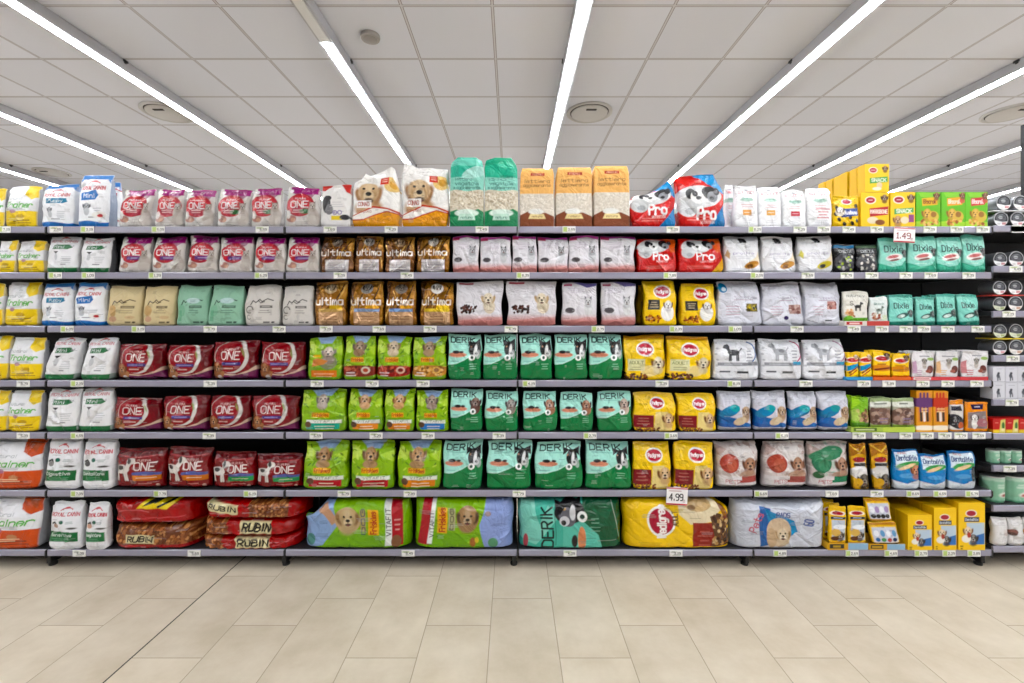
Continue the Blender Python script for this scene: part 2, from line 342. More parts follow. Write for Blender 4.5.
def pack_mesh(name, w, h, d, style, paint, seed, wpx, hpx, lean=0, top=None, seal=.06, side=None, crink=1.0, res=1.7):
    """front sheet painted point by point, gusset and back closing it; returns (body mesh, seal mesh or None)"""
    rs = np.random.RandomState(seed)
    nu = int(np.clip(wpx*res, 10, 190)); nv = int(np.clip(hpx*res, 12, 130))
    vs = 1 - seal if style in ('stand', 'pouch', 'flat') and seal else 1.0
    u = np.linspace(0, 1, nu+1); v = np.linspace(0, vs, nv+1)
    U, V = np.meshgrid(u, v)                       # rows = v
    A = w/h
    ph = rs.uniform(0, 6.28, 8)
    def prof(U, V):
        c = np.abs(2*U-1)
        if style == 'stand':
            Tv = interp(V, [0, .06, .3, .6, .82, .95, 1], [.8, .95, 1, .9, .55, .13, .05])
            s = interp(V, [0, .3, .8, .95], [.72, .55, .5, 1]); T = Tv*(s+(1-s)*np.sqrt(np.clip(1-c**2.6, 0, 1)))
            ws = interp(V, [0, .12, .5, .85, 1], [.97, 1, .985, .955, .965])
        elif style == 'pouch':
            Tv = interp(V, [0, .1, .35, .7, .93, 1], [.55, .95, 1, .7, .18, .06])
            s = interp(V, [0, .5, 1], [.35, .25, 1]); T = Tv*(s+(1-s)*np.sqrt(np.clip(1-c**2.2, 0, 1))); ws = np.ones_like(V)
        elif style == 'flat':
            Tv = interp(V, [0, .08, .4, .8, .93, 1], [.3, .8, 1, .75, .25, .06])
            s = .3; T = Tv*(s+(1-s)*np.sqrt(np.clip(1-c**3, 0, 1))); ws = interp(V, [0, .1, .5, .9, 1], [1, .98, .965, .98, 1])
        elif style == 'block':
            Tv = interp(V, [0, .02, .1, .85, .95, 1], [.93, .98, 1, .97, .88, .7]); s = .93
            T = Tv*(s+(1-s)*np.sqrt(np.clip(1-c**4, 0, 1))); ws = interp(V, [0, .5, .88, 1], [1, .99, .98, .9])
        elif style == 'sack':
            b = np.abs(2*V-1)
            low = V < .5
            T = np.clip(1-c**7, 0, 1)**.5*np.clip(1-np.where(low, b**16, b**5), 0.0, 1)**np.where(low, .3, .5)*.94 + .05; ws = 1 - .035*np.clip(b-.4, 0, 1)**2
            ws = ws - .02*np.sin(3*np.pi*V + ph[6])*.4
        else:
            T = np.ones_like(V); ws = np.ones_like(V)
        return T, ws
    if not top and style in ('stand', 'pouch', 'flat'):
        r = rs.uniform(0, .035, 5)*crink; top = tuple((x, 1-a) for x, a in zip((0, .2, .5, .8, 1), r))
    tu, tf = zip(*top) if top else ((0, 1), (1, 1))
    def pos(U, V):
        T, ws = prof(U, V)
        x = (U-.5)*w*ws + lean*w*V
        f = interp(U, tu, tf)
        if style == 'box': z = h*V
        else:
            f = f - .012*(1+np.sin(U*5+ph[0])) if style != 'block' else f
            z = h*V*(1 - V**3*(1-f))
            e_ = np.abs(2*U-1)**3*np.sign(U-.5); q_ = .0 if style in ('block', 'sack') else 1.0
            x = x + w*.012*crink*np.sin(6*V+ph[1])*V + e_*w*.014*q_*(np.sin(9*V+ph[2]+U*3) - .3 + .9*np.sin(4*V+ph[7]))
            z = z + q_*h*(.035*np.abs(2*U-1)**7*(1-V)**9 - .008*np.abs(2*U-1)**9*V**9)
        y = -d/2*T
        if style == 'sack': z = z + h*.02*np.sin(7*U+ph[2])*V**2
        if style != 'box':
            K = np.zeros_like(U)
            for i in range(13):
                a = rs.uniform(-1, 1)*1.2 + (1.57 if style == 'sack' else 0); cx, cz = rs.uniform(.05, .95), rs.choice([rs.uniform(.75, 1), rs.uniform(.0, 1)])
                dd = ((U-cx)*A*math.cos(a) + (V-cz)*math.sin(a)); along = ((V-cz)*math.cos(a) - (U-cx)*A*math.sin(a))
                K += rs.choice([-1, 1])*rs.uniform(.4, 1)*np.exp(-np.abs(dd)/.035)*np.exp(-(along/rs.uniform(.15, .4))**2)
            K += .5*np.sin(9*U*A+ph[3]+3*V)*np.sin(7*V+ph[4])*.6
            y = y + K*d*.105*crink*T**.5*(.25 if style == 'block' else .5 if style == 'sack' else 1)
        return x, y, z
    X, Y, Z = pos(U, V)
    front = np.stack([X, Y, Z], -1).reshape(-1, 3)
    p = P(U, V, A, 1/(nv/vs), seed); paint(p)
    if style in ('stand', 'pouch', 'flat', 'sack') and w > .05:
        p.clutter(7)
    cf = p.c
    W1 = nu+1
    idx = np.arange((nv+1)*W1).reshape(nv+1, W1)
    q = np.stack([idx[:-1, :-1], idx[:-1, 1:], idx[1:, 1:], idx[1:, :-1]], -1).reshape(-1, 4)
    per = np.concatenate([idx[0, :], idx[1:, -1], idx[-1, -2::-1], idx[-2:0:-1, 0]])
    n = len(per); base = len(front)
    pf = front[per]; yb = -pf[:, 1]
    cs = cf[per] if side is None else np.tile(C(side), (n, 1))
    rings = []
    e = .003 if style == 'box' else 0
    if style == 'box':
        r1 = pf.copy(); r1[:, 1] += .0008; rings = [(r1, cs)]
    mid = pf.copy(); mid[:, 1] = 0
    if style in ('stand', 'pouch'): mid[:, 0] *= .97
    bk = pf.copy(); bk[:, 1] = yb
    rings += [(mid, cs), (bk, cs)]
    if side is not None and style != 'box':
        r0 = pf.copy(); r0[:, 1] += np.maximum(.004, np.abs(pf[:, 1])*.03); rings.insert(0, (r0, cs))
    Vv, Cc, Q = [front], [cf], [q]
    prev = per
    for r, c in rings:
        cur = base + np.arange(n); base += n
        Vv.append(r); Cc.append(c); pn, cn = np.roll(prev, -1), np.roll(cur, -1)
        Q.append(np.stack([prev, cur, cn, pn], -1)); prev = cur
    ctr = bk.mean(0); Vv.append(ctr[None]); Cc.append(cs.mean(0)[None])
    tris = np.stack([np.roll(prev, -1), prev, np.full(n, base)], -1)
    body = raw_mesh(name, np.concatenate(Vv), np.concatenate(Q), tris, np.concatenate(Cc), smooth=style != 'box')
    sm = None
    if vs < 1:
        v2 = np.linspace(vs-.004, 1, 7); U2, V2 = np.meshgrid(u, v2)
        T, ws = prof(U2, np.full_like(U2, vs)); X2, Y2, Z2 = pos(U2, V2)
        yc = -.004 - .0012*np.abs(np.sin((V2-vs)/(1-vs)*9.4)) + (rs.uniform(-.3, 1))*(V2-vs)*h*.5 + .003*np.sin(U2*6+ph[5])*crink
        Fr = np.stack([X2, yc, Z2], -1).reshape(-1, 3); Bk = Fr + np.array([0, .004, 0])
        p2 = P(U2, V2, A, 1/(nv/vs), seed); paint(p2)
        m = len(Fr); ix = np.arange(m).reshape(7, W1)
        qa = np.stack([ix[:-1, :-1], ix[:-1, 1:], ix[1:, 1:], ix[1:, :-1]], -1).reshape(-1, 4)
        pr = np.concatenate([ix[0, :], ix[1:, -1], ix[-1, -2::-1], ix[-2:0:-1, 0]]); pn = np.roll(pr, -1)
        sm = raw_mesh(name+'_seal', np.concatenate([Fr, Bk]), np.concatenate([qa, qa[:, ::-1]+m, np.stack([pr, pr+m, pn+m, pn], -1)]), np.zeros((0, 3)), np.concatenate([p2.c, p2.c]))
    return body, sm

# ---------------------------------------------------------------- prints
RED, WH, BK = 'C8202A', 'EDEDEF', '17171A'
def d_trainer(p, k):
    m = ('F0D00A', 'D6571A')[k]; dk = ('B08A08', '9C3A10')[k]
    p.fill('E6E6EA'); p.rect(0, 0, 1, .37, m)
    p.poly([(.58, 1), (1, 1), (1, .7), (.84, .64), (.66, .74)], m); p.poly([(.7, .93), (.95, .9), (.9, .74)], ('F2D65A', 'B8562E')[k])
    p.text('natural', .32, .66, .055, '8E949C', .5); p.text('Trainer', .45, .51, .12, '57B83F', .84, .2, .35)
    p.lines(.4, .43, 2, .6, .03, 'A5A8AE'); p.ell(.3, .36, .06, .045, 'A7739C', 0, .8); p.ell(.55, .24, .1, .05, ('C9A30A', 'C98A5E')[k])
    p.line([(.3, .14), (.8, .16)], .03, dk); p.line([(.05, .1), (.85, .1)], .02, dk); p.lines(.4, .2, 2, .6, .035, 'F3E9C8'); p.rect(0, 0, 1, .02, dk)
def crown(p, v):
    p.ring(.5, v-.12, .17, .018, 'D4434C', 45, 135, ry=.17); p.ell(.5, v+.055, .05, .02, 'D4434C')
def d_rcblue(p, k):
    p.fill('EDEEF2'); p.rect(0, .9, 1, 1, '3E86D2'); p.curve(lambda u: .1+.02*np.sin(u*5), '2F7CCB')
    p.poly([(0, .9), (.1, .9), (.0, .82)], '3E86D2'); p.poly([(1, .9), (.9, .9), (1, .82)], '3E86D2')
    crown(p, .8); p.text('ROYAL CANIN', .48, .72, .07, 'CF3038', .8, .2)
    if k == 0: p.poly([(.2, .64), (.8, .64), (.84, .56), (.7, .52), (.2, .52)], '1F82A8'); p.text('Puppy', .5, .58, .06, WH, .4)
    else: p.poly([(.14, .62), (.62, .68), (.72, .58), (.6, .5), (.14, .48)], '2A78C8'); p.text('Mini', .4, .57, .07, WH, .34)
    p.dog(.32, .38, .06, '8A8F98', '3B3F48', 'DDDDE0'); p.ell(.34, .28, .05, .07, 'BFC3C9'); p.lines(.66, .34, 4, .3, .04, 'A9ADB6'); p.lines(.5, .18, 1, .3, .03, '5F656F', .02)
    if k: p.ell(.72, .22, .12, .06, 'E8E4E0'); p.ell(.76, .21, .05, .03, RED)
def d_rcmini(p, k):
    p.fill('E9E9EC'); p.rect(0, 0, 1, .13, '15753F'); p.text('ROYAL CANIN', .5, .86, .06, 'CC4A58', .84, .2); crown(p, .92)
    p.poly([(.2, .75), (.72, .76), (.84, .68), (.7, .63), (.2, .63)], '14743C'); p.text('Mini', .42, .69, .07, WH, .34); p.text('x 8', .8, .72, .04, '7A7F88', .12)
    p.poly([(.27, .57), (.36, .5), (.45, .57)], '2B2D31'); p.ell(.36, .42, .05, .09, 'C9CBD0'); p.lines(.68, .42, 4, .34, .05, 'A3A6AD'); p.lines(.6, .22, 1, .24, .03, '4B4F57', .025)
def d_rcbig(p, k):
    p.fill('E8E8EC'); p.rect(0, .17, .92, .38, '12733C'); p.poly([(.7, .4), (.95, .44), (.95, .37), (.7, .37)], 'E8E8EC')
    p.text('ROYAL CANIN', .5, .74, .07, 'CC2A3C', .88, .22); crown(p, .82)
    p.text(('Digestive', 'Dental Care', 'Sensitive', 'Weight Care')[k], .42, .31, .055, WH, .7, .17); p.lines(.42, .23, 2, .64, .04, '7FBF96', .012)
    p.ell(.42, .58, .045, .04, '1C6B56'); p.lines(.66, .58, 2, .3, .03, '9FB0B0'); p.line([(.12, .55), (.22, .58), (.27, .52)], .035, '37393D')
    p.ell((.2, .2, .24, .2)[k], .5, .06, .05, ('8E8C8C', '55585E', 'B8917C', 'D8A48E')[k]); p.ell(.74, .45, .1, .02, '57524E'); p.lines(.45, .07, 2, .8, .04, 'C3C4CA')
def d_onecat(p, k):
    p.fill('D6D0CB'); p.poly([(.1, 1), (1, 1), (1, .8), (.35, .78), (.12, .84)], 'A5177A'); p.text(('CAT', 'KITTEN', 'CAT', 'CAT')[k % 4], .66, .9, .06, 'DDA4CC', .4)
    p.ell(.14, .88, .05, .05, 'EFE9EF'); p.poly([(.3, .78), (.9, .8), (.8, .7), (.4, .7)], '8A1668', .7)
    p.ell(.46, .53, .34, .28, 'B41C30'); p.ell(.44, .53, .29, .23, 'CC2A34'); p.ell(.5, .4, .22, .1, '9A1A3A', 0, .7)
    for i in range(7): p.line([(p.rs.uniform(.1, .3), p.rs.uniform(.35, .75)), (p.rs.uniform(.4, .8), p.rs.uniform(.35, .75))], .012, ('E8707A', 'F2C8C4', '8E1426')[i % 3])
    p.text('PURINA', .46, .68, .04, WH, .34); p.text('ONE', .44, .54, .15, WH, .54, .14)
    if k < 2: p.lines(.44, .42, 2, .4, .05, 'F1D8D6', .02)
    if k == 2: p.ell(.62, .37, .13, .06, '2F6A3A'); p.lines(.4, .4, 2, .4, .05, 'F1D8D6', .02)
    if k == 3: p.rect(.3, .34, .8, .43, '5E2A86'); p.lines(.56, .385, 1, .36, .05, 'D9C3E2')
    p.ell(.86, .3, .11, .2, 'BDB2AA', 12, 1, .03); p.ell(.84, .16, .14, .12, 'C8BEB6', 0, 1, .03); p.dog(.84, .5, .09, 'B4A8A0', '8A7E78', 'D8CEC8', up=True)
    p.ell(.2, .2, .12, .08, 'A85A48', 0, .8, .02); p.ell(.26, .17, .06, .05, 'D0A088', 0, .8); p.lines(.5, .12, 3, .4, .04, 'A89E96'); p.ell(.1, .3, .06, .1, 'E6E2DE', 0, .8)
def d_happy(p, k):
    p.fill('E9E6E4'); p.poly([(0, 1), (.36, 1), (.12, .84), (0, .86)], 'D23A34'); p.poly([(.66, 1), (1, 1), (1, .76), (.86, .8)], 'D23A34')
    p.ell(.2, .52, .1, .2, '3A383C'); p.ell(.26, .66, .07, .06, '2A282C'); p.ell(.3, .4, .09, .12, '77757A'); p.text('oo', .58, .35, .12, '8A78B8', .3)
    p.text('3kg', .52, .34, .04, '6F5AA8', .2); p.rect(.38, .16, .74, .26, 'E4C93C'); p.ell(.84, .22, .12, .06, '33343A'); p.lines(.56, .56, 3, .5, .05, 'C2BDC2')
def d_conad(p, k):
    p.fill('EFECE8'); p.ell(.85, .68, .12, .13, 'E8C06A', 0, .9); p.ell(.88, .68, .06, .07, 'D99B3A', 0, .8)
    p.poly([(.5, .98), (.66, .98), (.6, .2), (.56, .2)], 'F6F4F0', .7)
    cu, cv = (.36, .53) if k == 0 else (.38, .52); r = .2
    p.ell(cu, cv-.24, .22, .16, 'C49C74', 0, 1, .05); p.ell(cu+.05, cv-.3, .12, .12, 'D8B894', 0, .8, .05)
    for g in (-1, 1): p.ell(cu+g*.2, cv-.04, .06, .16, 'A87C54', g*-18, 1, .03)
    p.ell(cu, cv+.03, .165, .17, 'D2B28A', 0, 1, .03); p.ell(cu, cv+.12, .07, .08, 'E2C8A4', 0, .8, .05)
    for g in (-1, 1): p.ell(cu+g*.11, cv-.03, .05, .08, 'B48C62', 0, .7, .05)
    p.ell(cu, cv-.04, .085, .085, 'DEC6A2', 0, 1, .03); p.ell(cu, cv-.115, .075, .04, '2A1614', 0, .9, .02); p.ell(cu, cv-.13, .04, .025, 'A85460', 0, .9, .02); p.ell(cu, cv-.005, .045, .035, '15100E', 0, 1, .012)
    for g in (-1, 1): p.ell(cu+g*.1, cv+.085, .022, .02, '20160F', 0, 1, .014)
    p.rect(.6, .68, .78, .8, 'DD4432'); p.rect(.63, .72, .75, .74, 'F0B8A8'); p.rect(.63, .76, .75, .775, 'F0B8A8')
    p.below([(0, .18), (.2, .24), (.45, .33), (.75, .3), (1, .24)], 'C8452C'); p.below([(0, .165), (.2, .225), (.45, .3), (.75, .275), (1, .21)], 'EFE9E2')
    p.below([(0, .12), (.25, .13), (.5, .2), (.75, .25), (1, .21)], 'C8452C'); p.below([(0, .1), (.25, .11), (.5, .18), (.75, .235), (1, .19)], 'E8A020')
    p.rect(.1, .3, .42, .42, 'F2EDE8'); p.text('CONAD', .25, .36, .06, 'B04A3C', .24, .18); p.text('con pollo', .26, .25, .04, 'B0604C', .32); p.text('al pollo', .62, .13, .04, 'B5662A', .4)
def d_litgreen(p, k):
    p.fill('8ED3C2'); p.curve(lambda u: .52 + .01*np.sin(u*9), 'D8CDB8'); p.kib(.02, .27, .98, .5, .016, ['CFC2AA', 'E4DBC9', 'BFB198'])
    if k == 0: p.ell(.35, .87, .5, .16, '3DB79B'); p.ell(.75, .78, .2, .08, 'A9DDD2', 20); p.ell(.5, .93, .28, .06, '74CDB8')
    else: p.rect(0, .76, 1, 1, '1FA883'); p.ell(.5, .8, .4, .1, '2FB592'); p.text('lettiera', .66, .72, .04, '0E6B58', .4)
    p.text(('lettiera', 'bio')[k], .4, .68, .035, '1B5C57', .5); p.text('vegetale', .5, .62, .045, '1B5C57', .7); p.text('e agglomerante', .5, .56, .04, '1B5C57', .8)
    p.below([(0, .22), (.2, .25), (.4, .21), (.6, .22), (.85, .26), (1, .22)], '0F8A57'); p.ell(.5, .2, .17, .055, 'D7EADF'); p.poly([(.24, .1), (.76, .1), (.72, .19), (.28, .19)], 'BFE0D0'); p.text('natura', .5, .14, .035, '1C7A55', .34)
def d_litorange(p, k):
    p.fill('ECB670'); p.curve(lambda u: .56 + 0*u, 'DDD4C6'); p.kib(.02, .25, .98, .54, .014, ['CFC6B8', 'E6DFD3', 'D6CCBC'])
    p.rect(.3, .86, .72, .91, 'B83A2C'); p.text('PREMIO', .51, .885, .025, 'F1C9A8', .3); p.text('lettiera', .5, .77, .05, '7A5230', .76); p.text('agglomerante', .5, .7, .045, '7A5230', .8)
    p.below([(0, .2), (.25, .27), (.5, .24), (.75, .24), (1, .18)], '8E4B2A'); p.ell(.47, .26, .13, .05, 'E4E4DE'); p.poly([(.24, .14), (.76, .14), (.7, .22), (.3, .22)], 'EED9A0'); p.text('natura', .5, .18, .03, '7A5230', .3)
def d_pro(p, k):
    p.fill('D62A20'); o = .12 if k == 1 else 0
    if k < 2: p.poly([(.45-.1*k, 1), (1, 1), (1, .62), (.86, .66)], '2F8CC8'); p.poly([(.6, 0), (1, .42), (1, 0)], '1F7FC0')
    else: p.poly([(.7, 1), (1, 1), (1, .6), (.84, .55)], 'DA5A2C'); p.poly([(.72, 0), (1, .45), (1, 0)], ('D62A20', 'E8AE1C')[k-2])
    b = .0 if k > 1 else -.1-o
    p.ell(.4, .76+b, .44, .22, 'D9DADC', 4); p.ell(.2, .58+b, .18, .18, 'CDCFD1')
    p.ell(.26, .82+b, .1, .1, '2E2E33', 30); p.ell(.4, .76+b, .13, .13, 'ECECEC'); p.ell(.34, .82+b, .05, .06, '26262A', 20); p.ell(.41, .74+b, .045, .035, '17171A')
    p.ell(.66, .84+b, .14, .12, '26262A'); p.ell(.72, .76+b, .1, .1, '8E9096'); p.ell(.7, .73+b, .045, .035, '131316'); p.ell(.82, .86+b, .06, .07, '303036'); p.ell(.22, .5+b, .08, .06, '9EA0A4', 0, .7)
    p.below([(0, .42+b), (.25, .38+b), (.5, .56+b), (.75, .6+b), (1, .5+b)], 'D62A20')
    if k < 2: p.poly([(.6, 0), (1, .42), (1, 0)], '1F7FC0')
    else: p.poly([(.72, 0), (1, .45), (1, 0)], ('D62A20', 'E8AE1C')[k-2])
    p.text('Pro', .58, .46+b, .2, 'F6F6F6', .38, .2); p.text('NUTRITION', .6, .31+b, .045, 'F0D8D4', .28); p.lines(.45, .18, 2, .6, .05, 'E9938A', .016)
def d_white(p, k):
    m = ('E6A04A', 'EBB05A', 'D23348', 'E7B9C0', 'D0D4D8')[k]
    p.fill('EEEEF0'); p.ell(.5, .9, .06, .02, '9A9AA0'); p.text('STUZZY', .5, .83, .06, 'D0606A', .78, .17); p.rect(.2, .64, .8, .66, 'D5DAD8')
    p.text('cibo per cani', .5, .68, .04, '5FA088', .5); p.ell(.5, .64, .16, .045, '7FB8A2', 0, .7); p.lines(.5, .52, 2, .6, .05, 'D8949C'); p.rect(.3, .28, .68, .4, m); p.lines(.49, .34, 1, .28, .04, WH); p.lines(.5, .16, 2, .5, .05, 'CFD0D6')
    if k == 3: p.rect(.3, .28, .68, .4, 'EEEEF0'); p.lines(.6, .44, 4, .6, .07, 'D0606A', .03)
def d_cane(p, k):      # white bags with a strip of biscuit at the foot
    p.fill('E8E8EC'); p.ell(.5, .9, .1, .05, '2B2B30'); p.ell(.46, .85, .05, .06, '3B3B40'); p.ell(.56, .84, .06, .05, '2B2B30'); p.rect(.36, .78, .66, .8, '4A4A50', .6)
    p.text('prolife', .5, .5, .05, '9A8FC0', .6); p.lines(.5, .42, 2, .5, .05, 'C6C6D2'); p.poly([(.45, .12), (1, .2), (1, .62), (.86, .4), (.6, .26)], 'EADCC0')
    p.ell(.72, .2, .2, .09, ('C68A3E', 'C98F44', 'D3C24A')[k], 18); p.ell(.66, .17, .08, .05, '8A5A2C' if k < 2 else '4A4A40', 10); p.poly([(0, .45), (.05, .6), (.12, .5), (.1, .35)], ('C9A27A', 'E8E8EC', 'D8CF6A')[k]); p.lines(.3, .1, 2, .4, .05, 'C6C6D2')
def d_pedigree(p, k, land=False):
    p.fill('F4CC0C')
    def rosette(cu, cv, r):
        p.ell(cu, cv, r*1.35, r*1.1, 'F1ECE6'); p.ell(cu, cv, r*1.15, r*.88, 'C0263A'); p.text('Pedigree', cu, cv, r*.5, 'F6F0EE', 1.9*r/p.A, .2)
    if k == 0:      # second shelf pair: white dog, black strip
        rosette(.56, .74, .14); p.rect(.1, .34, .46, .56, '26221C'); p.lines(.28, .5, 3, .28, .05, 'C8B48A', .025)
        p.ell(.7, .28, .15, .18, 'EDEAE4'); p.dog(.72, .44, .1, 'ECE8E2', '7A5A40', 'F6F2EC'); p.kib(.06, .08, .5, .22, .03, ['A8552C', '7A3A20', 'C8742C', 'E0A03C'])
    elif k == 1:    # fourth shelf
        p.rect(0, .9, 1, 1, 'D79A18'); rosette(.5, .68, .15); p.rect(.06, .2, .48, .46, 'DDD8A8'); p.text('ADULT', .27, .38, .06, '6A7A3A', .34); p.lines(.27, .28, 2, .34, .05, '8A8A5A')
        p.dog(.8, .36, .15, 'D9C8A6', '8A6038', 'F0E6D2'); p.ell(.6, .2, .2, .12, 'EBDDB8', 0, .6); p.kib(.0, .0, .55, .14, .032, ['5A3020', '7A4024', '96583A', '3A2418'])
    else:           # fifth and sixth shelves: dark red panel
        rosette(.55, .72, .14); p.rect(0, .1, .46, .42, '8C1A22'); p.lines(.22, .34, 3, .3, .07, 'C87A6A', .02)
        p.poly([(.46, .02), (.9, .02), (.8, .5), (.5, .5)], 'E6CF8A'); p.dog(.82, .32, .15, 'D2A878', '7A4A28', 'EEE0CC'); p.kib(.05, 0, .6, .1, .028, ['5A3020', '8A5030', 'B0703A'])
def d_ultima(p, k):
    p.fill(('7A4A1E', '8A5620', '7E4E22', '93611F', 'A06A20', 'A87224', '9A6420', '9E6A22')[k])
    hi = 'C08A3A'; p.poly([(.72, 1), (1, 1), (1, .55), (.86, .6)], hi, .8); p.poly([(0, .9), (.16, 1), (.1, .6), (0, .5)], '5A3214', .8); p.line([(.2, .95), (.45, .62)], .02, 'B88238'); p.line([(.9, .9), (.7, .5)], .025, '54300F')  # shiny gold and dark folds of the foil, painted into the colour
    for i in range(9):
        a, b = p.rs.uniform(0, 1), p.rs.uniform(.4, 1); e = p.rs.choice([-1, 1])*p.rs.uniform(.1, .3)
        p.poly([(a, b), (a+.05, b), (a+e+.02, b-.35), (a+e, b-.3)], ('D09A44', '4A2A10', 'E0B868', '5E3814')[i % 4], .75)  # more fold sheen and dark creases painted in as streaks
    p.ell(.5, .82, .14, .12, ('8A7A6A', '9A938C', 'A88C6A', 'D8D0C4', 'B89A70', '8E8A84', '8A7E70', 'E6E2DA')[k]); p.dog(.5, .84, .085, ('6F6258', 'A09890', 'B89A74', 'E2DCD2', 'C8AE84', '8E8A84', '8A7E70', 'F0ECE4')[k], '3E3026', 'DDD0BE', up=k % 3 == 0)
    if k < 4:
        p.rect(.16, 0, .86, .32, 'D4CFCF'); p.rect(.16, .28, .86, .34, 'E6E1E0'); p.lines(.5, .2, 3, .56, .06, '9A8FA0', .02)
    else:
        p.rect(.14, 0, .9, .3, 'D8AE86'); p.rect(.14, .3, .9, .37, ('D9B36A', '8FA8CC', '7FA0D0', 'E0C24A')[k-4]); p.rect(.5, .36, .88, .46, ('E4B92E', 'E0A53A', 'E0A53A', 'E6C03A')[k-4]); p.lines(.5, .2, 3, .6, .06, '9A6E4A', .02)
    p.text('ultima', .48, .53, .15, 'F2ECE4', .86, .17)
def d_pinkwhite(p, k):
    p.fill('DDDAE0')
    if k == 0:
        p.poly([(0, 1), (1, 1), (1, .9), (.6, .95), (0, .9)], 'C24AA8'); p.rect(0, .88, .26, .97, 'C23A6A'); p.lines(.4, .8, 4, .6, .05, 'C8B4CC', .014)
        p.ell(.76, .46, .1, .2, 'C9C9CE'); p.dog(.76, .6, .1, 'A9A9AE', '55555C', 'E4E2E4', up=True)
    elif k == 1:
        p.rect(.05, .93, .36, .98, 'B04A5A'); p.lines(.4, .86, 2, .5, .04, 'C8C2CC', .012); p.ell(.72, .42, .13, .16, 'DCCDB6'); p.dog(.7, .58, .14, 'E2D3B8', 'C2A47C', 'EEE4D0')
    else:
        p.poly([(.3, 1), (1, 1), (1, .93), (.7, .88)], '6E66A8'); p.rect(.04, .9, .28, .95, 'B04A6A'); p.lines(.4, .84, 3, .56, .045, 'C6B8D0', .013); p.ell(.74, .38, .1, .17, 'D6D6D8'); p.dog(.74, .54, .1, 'C4C4C8', '7A7A82', 'E8E6E6', up=True)
    a = np.clip((.26 - p.v)/.16, 0, 1); p.mix(a*.75, 'D9786C'); p.below([(0, .1), (.4, .14), (.7, .2), (1, .18)], 'CF6A60', .35)
    if k == 1: p.kib(.1, .28, .44, .44, .035, ['4A2A24', '6A3C30', '3A2420'])
    else: p.ell(.22, .34, .11, .065, '6A6468'); p.ell(.22, .35, .08, .04, '565056')
def d_herbal(p, k):
    c, ink = (('D9C79C', '5A4A30'), ('94C2A8', '2A4A40'), ('D6D1CB', '4A4644'))[k]
    p.fill(c); p.ell(.2, .36, .1, .14, ('C9A06A', '7DB796', 'C6C0BA')[k], 0, .8); p.line([(.2, .5), (.26, .6), (.34, .55), (.45, .63), (.55, .57), (.7, .64), (.86, .6)], .022, ink); p.line([(.4, .6), (.5, .54), (.62, .57)], .02, ink)
    if k == 1: p.ell(.58, .6, .16, .07, 'C4DCE0', 0, .8); p.rect(.08, .1, .2, .36, '4E9A74', .5)
    if k == 2: p.ring(.18, .38, .08, .022, '5A5654', 0, 300); p.ring(.15, .2, .05, .018, '8A8684', 60, 330)
    p.rect(.46, .42, .84, .48, ink, .8); p.lines(.65, .45, 1, .34, .03, c); p.lines(.6, .36, 2, .4, .05, ink, .012); p.rect(.58, .06, .76, .1, ink, .8); p.ell(.84, .08, .04, .022, ink)
    if k == 0: p.ell(.2, .16, .1, .07, 'C98F7A', 0, .7); p.ell(.72, .2, .12, .04, 'C9A27A', 0, .6)
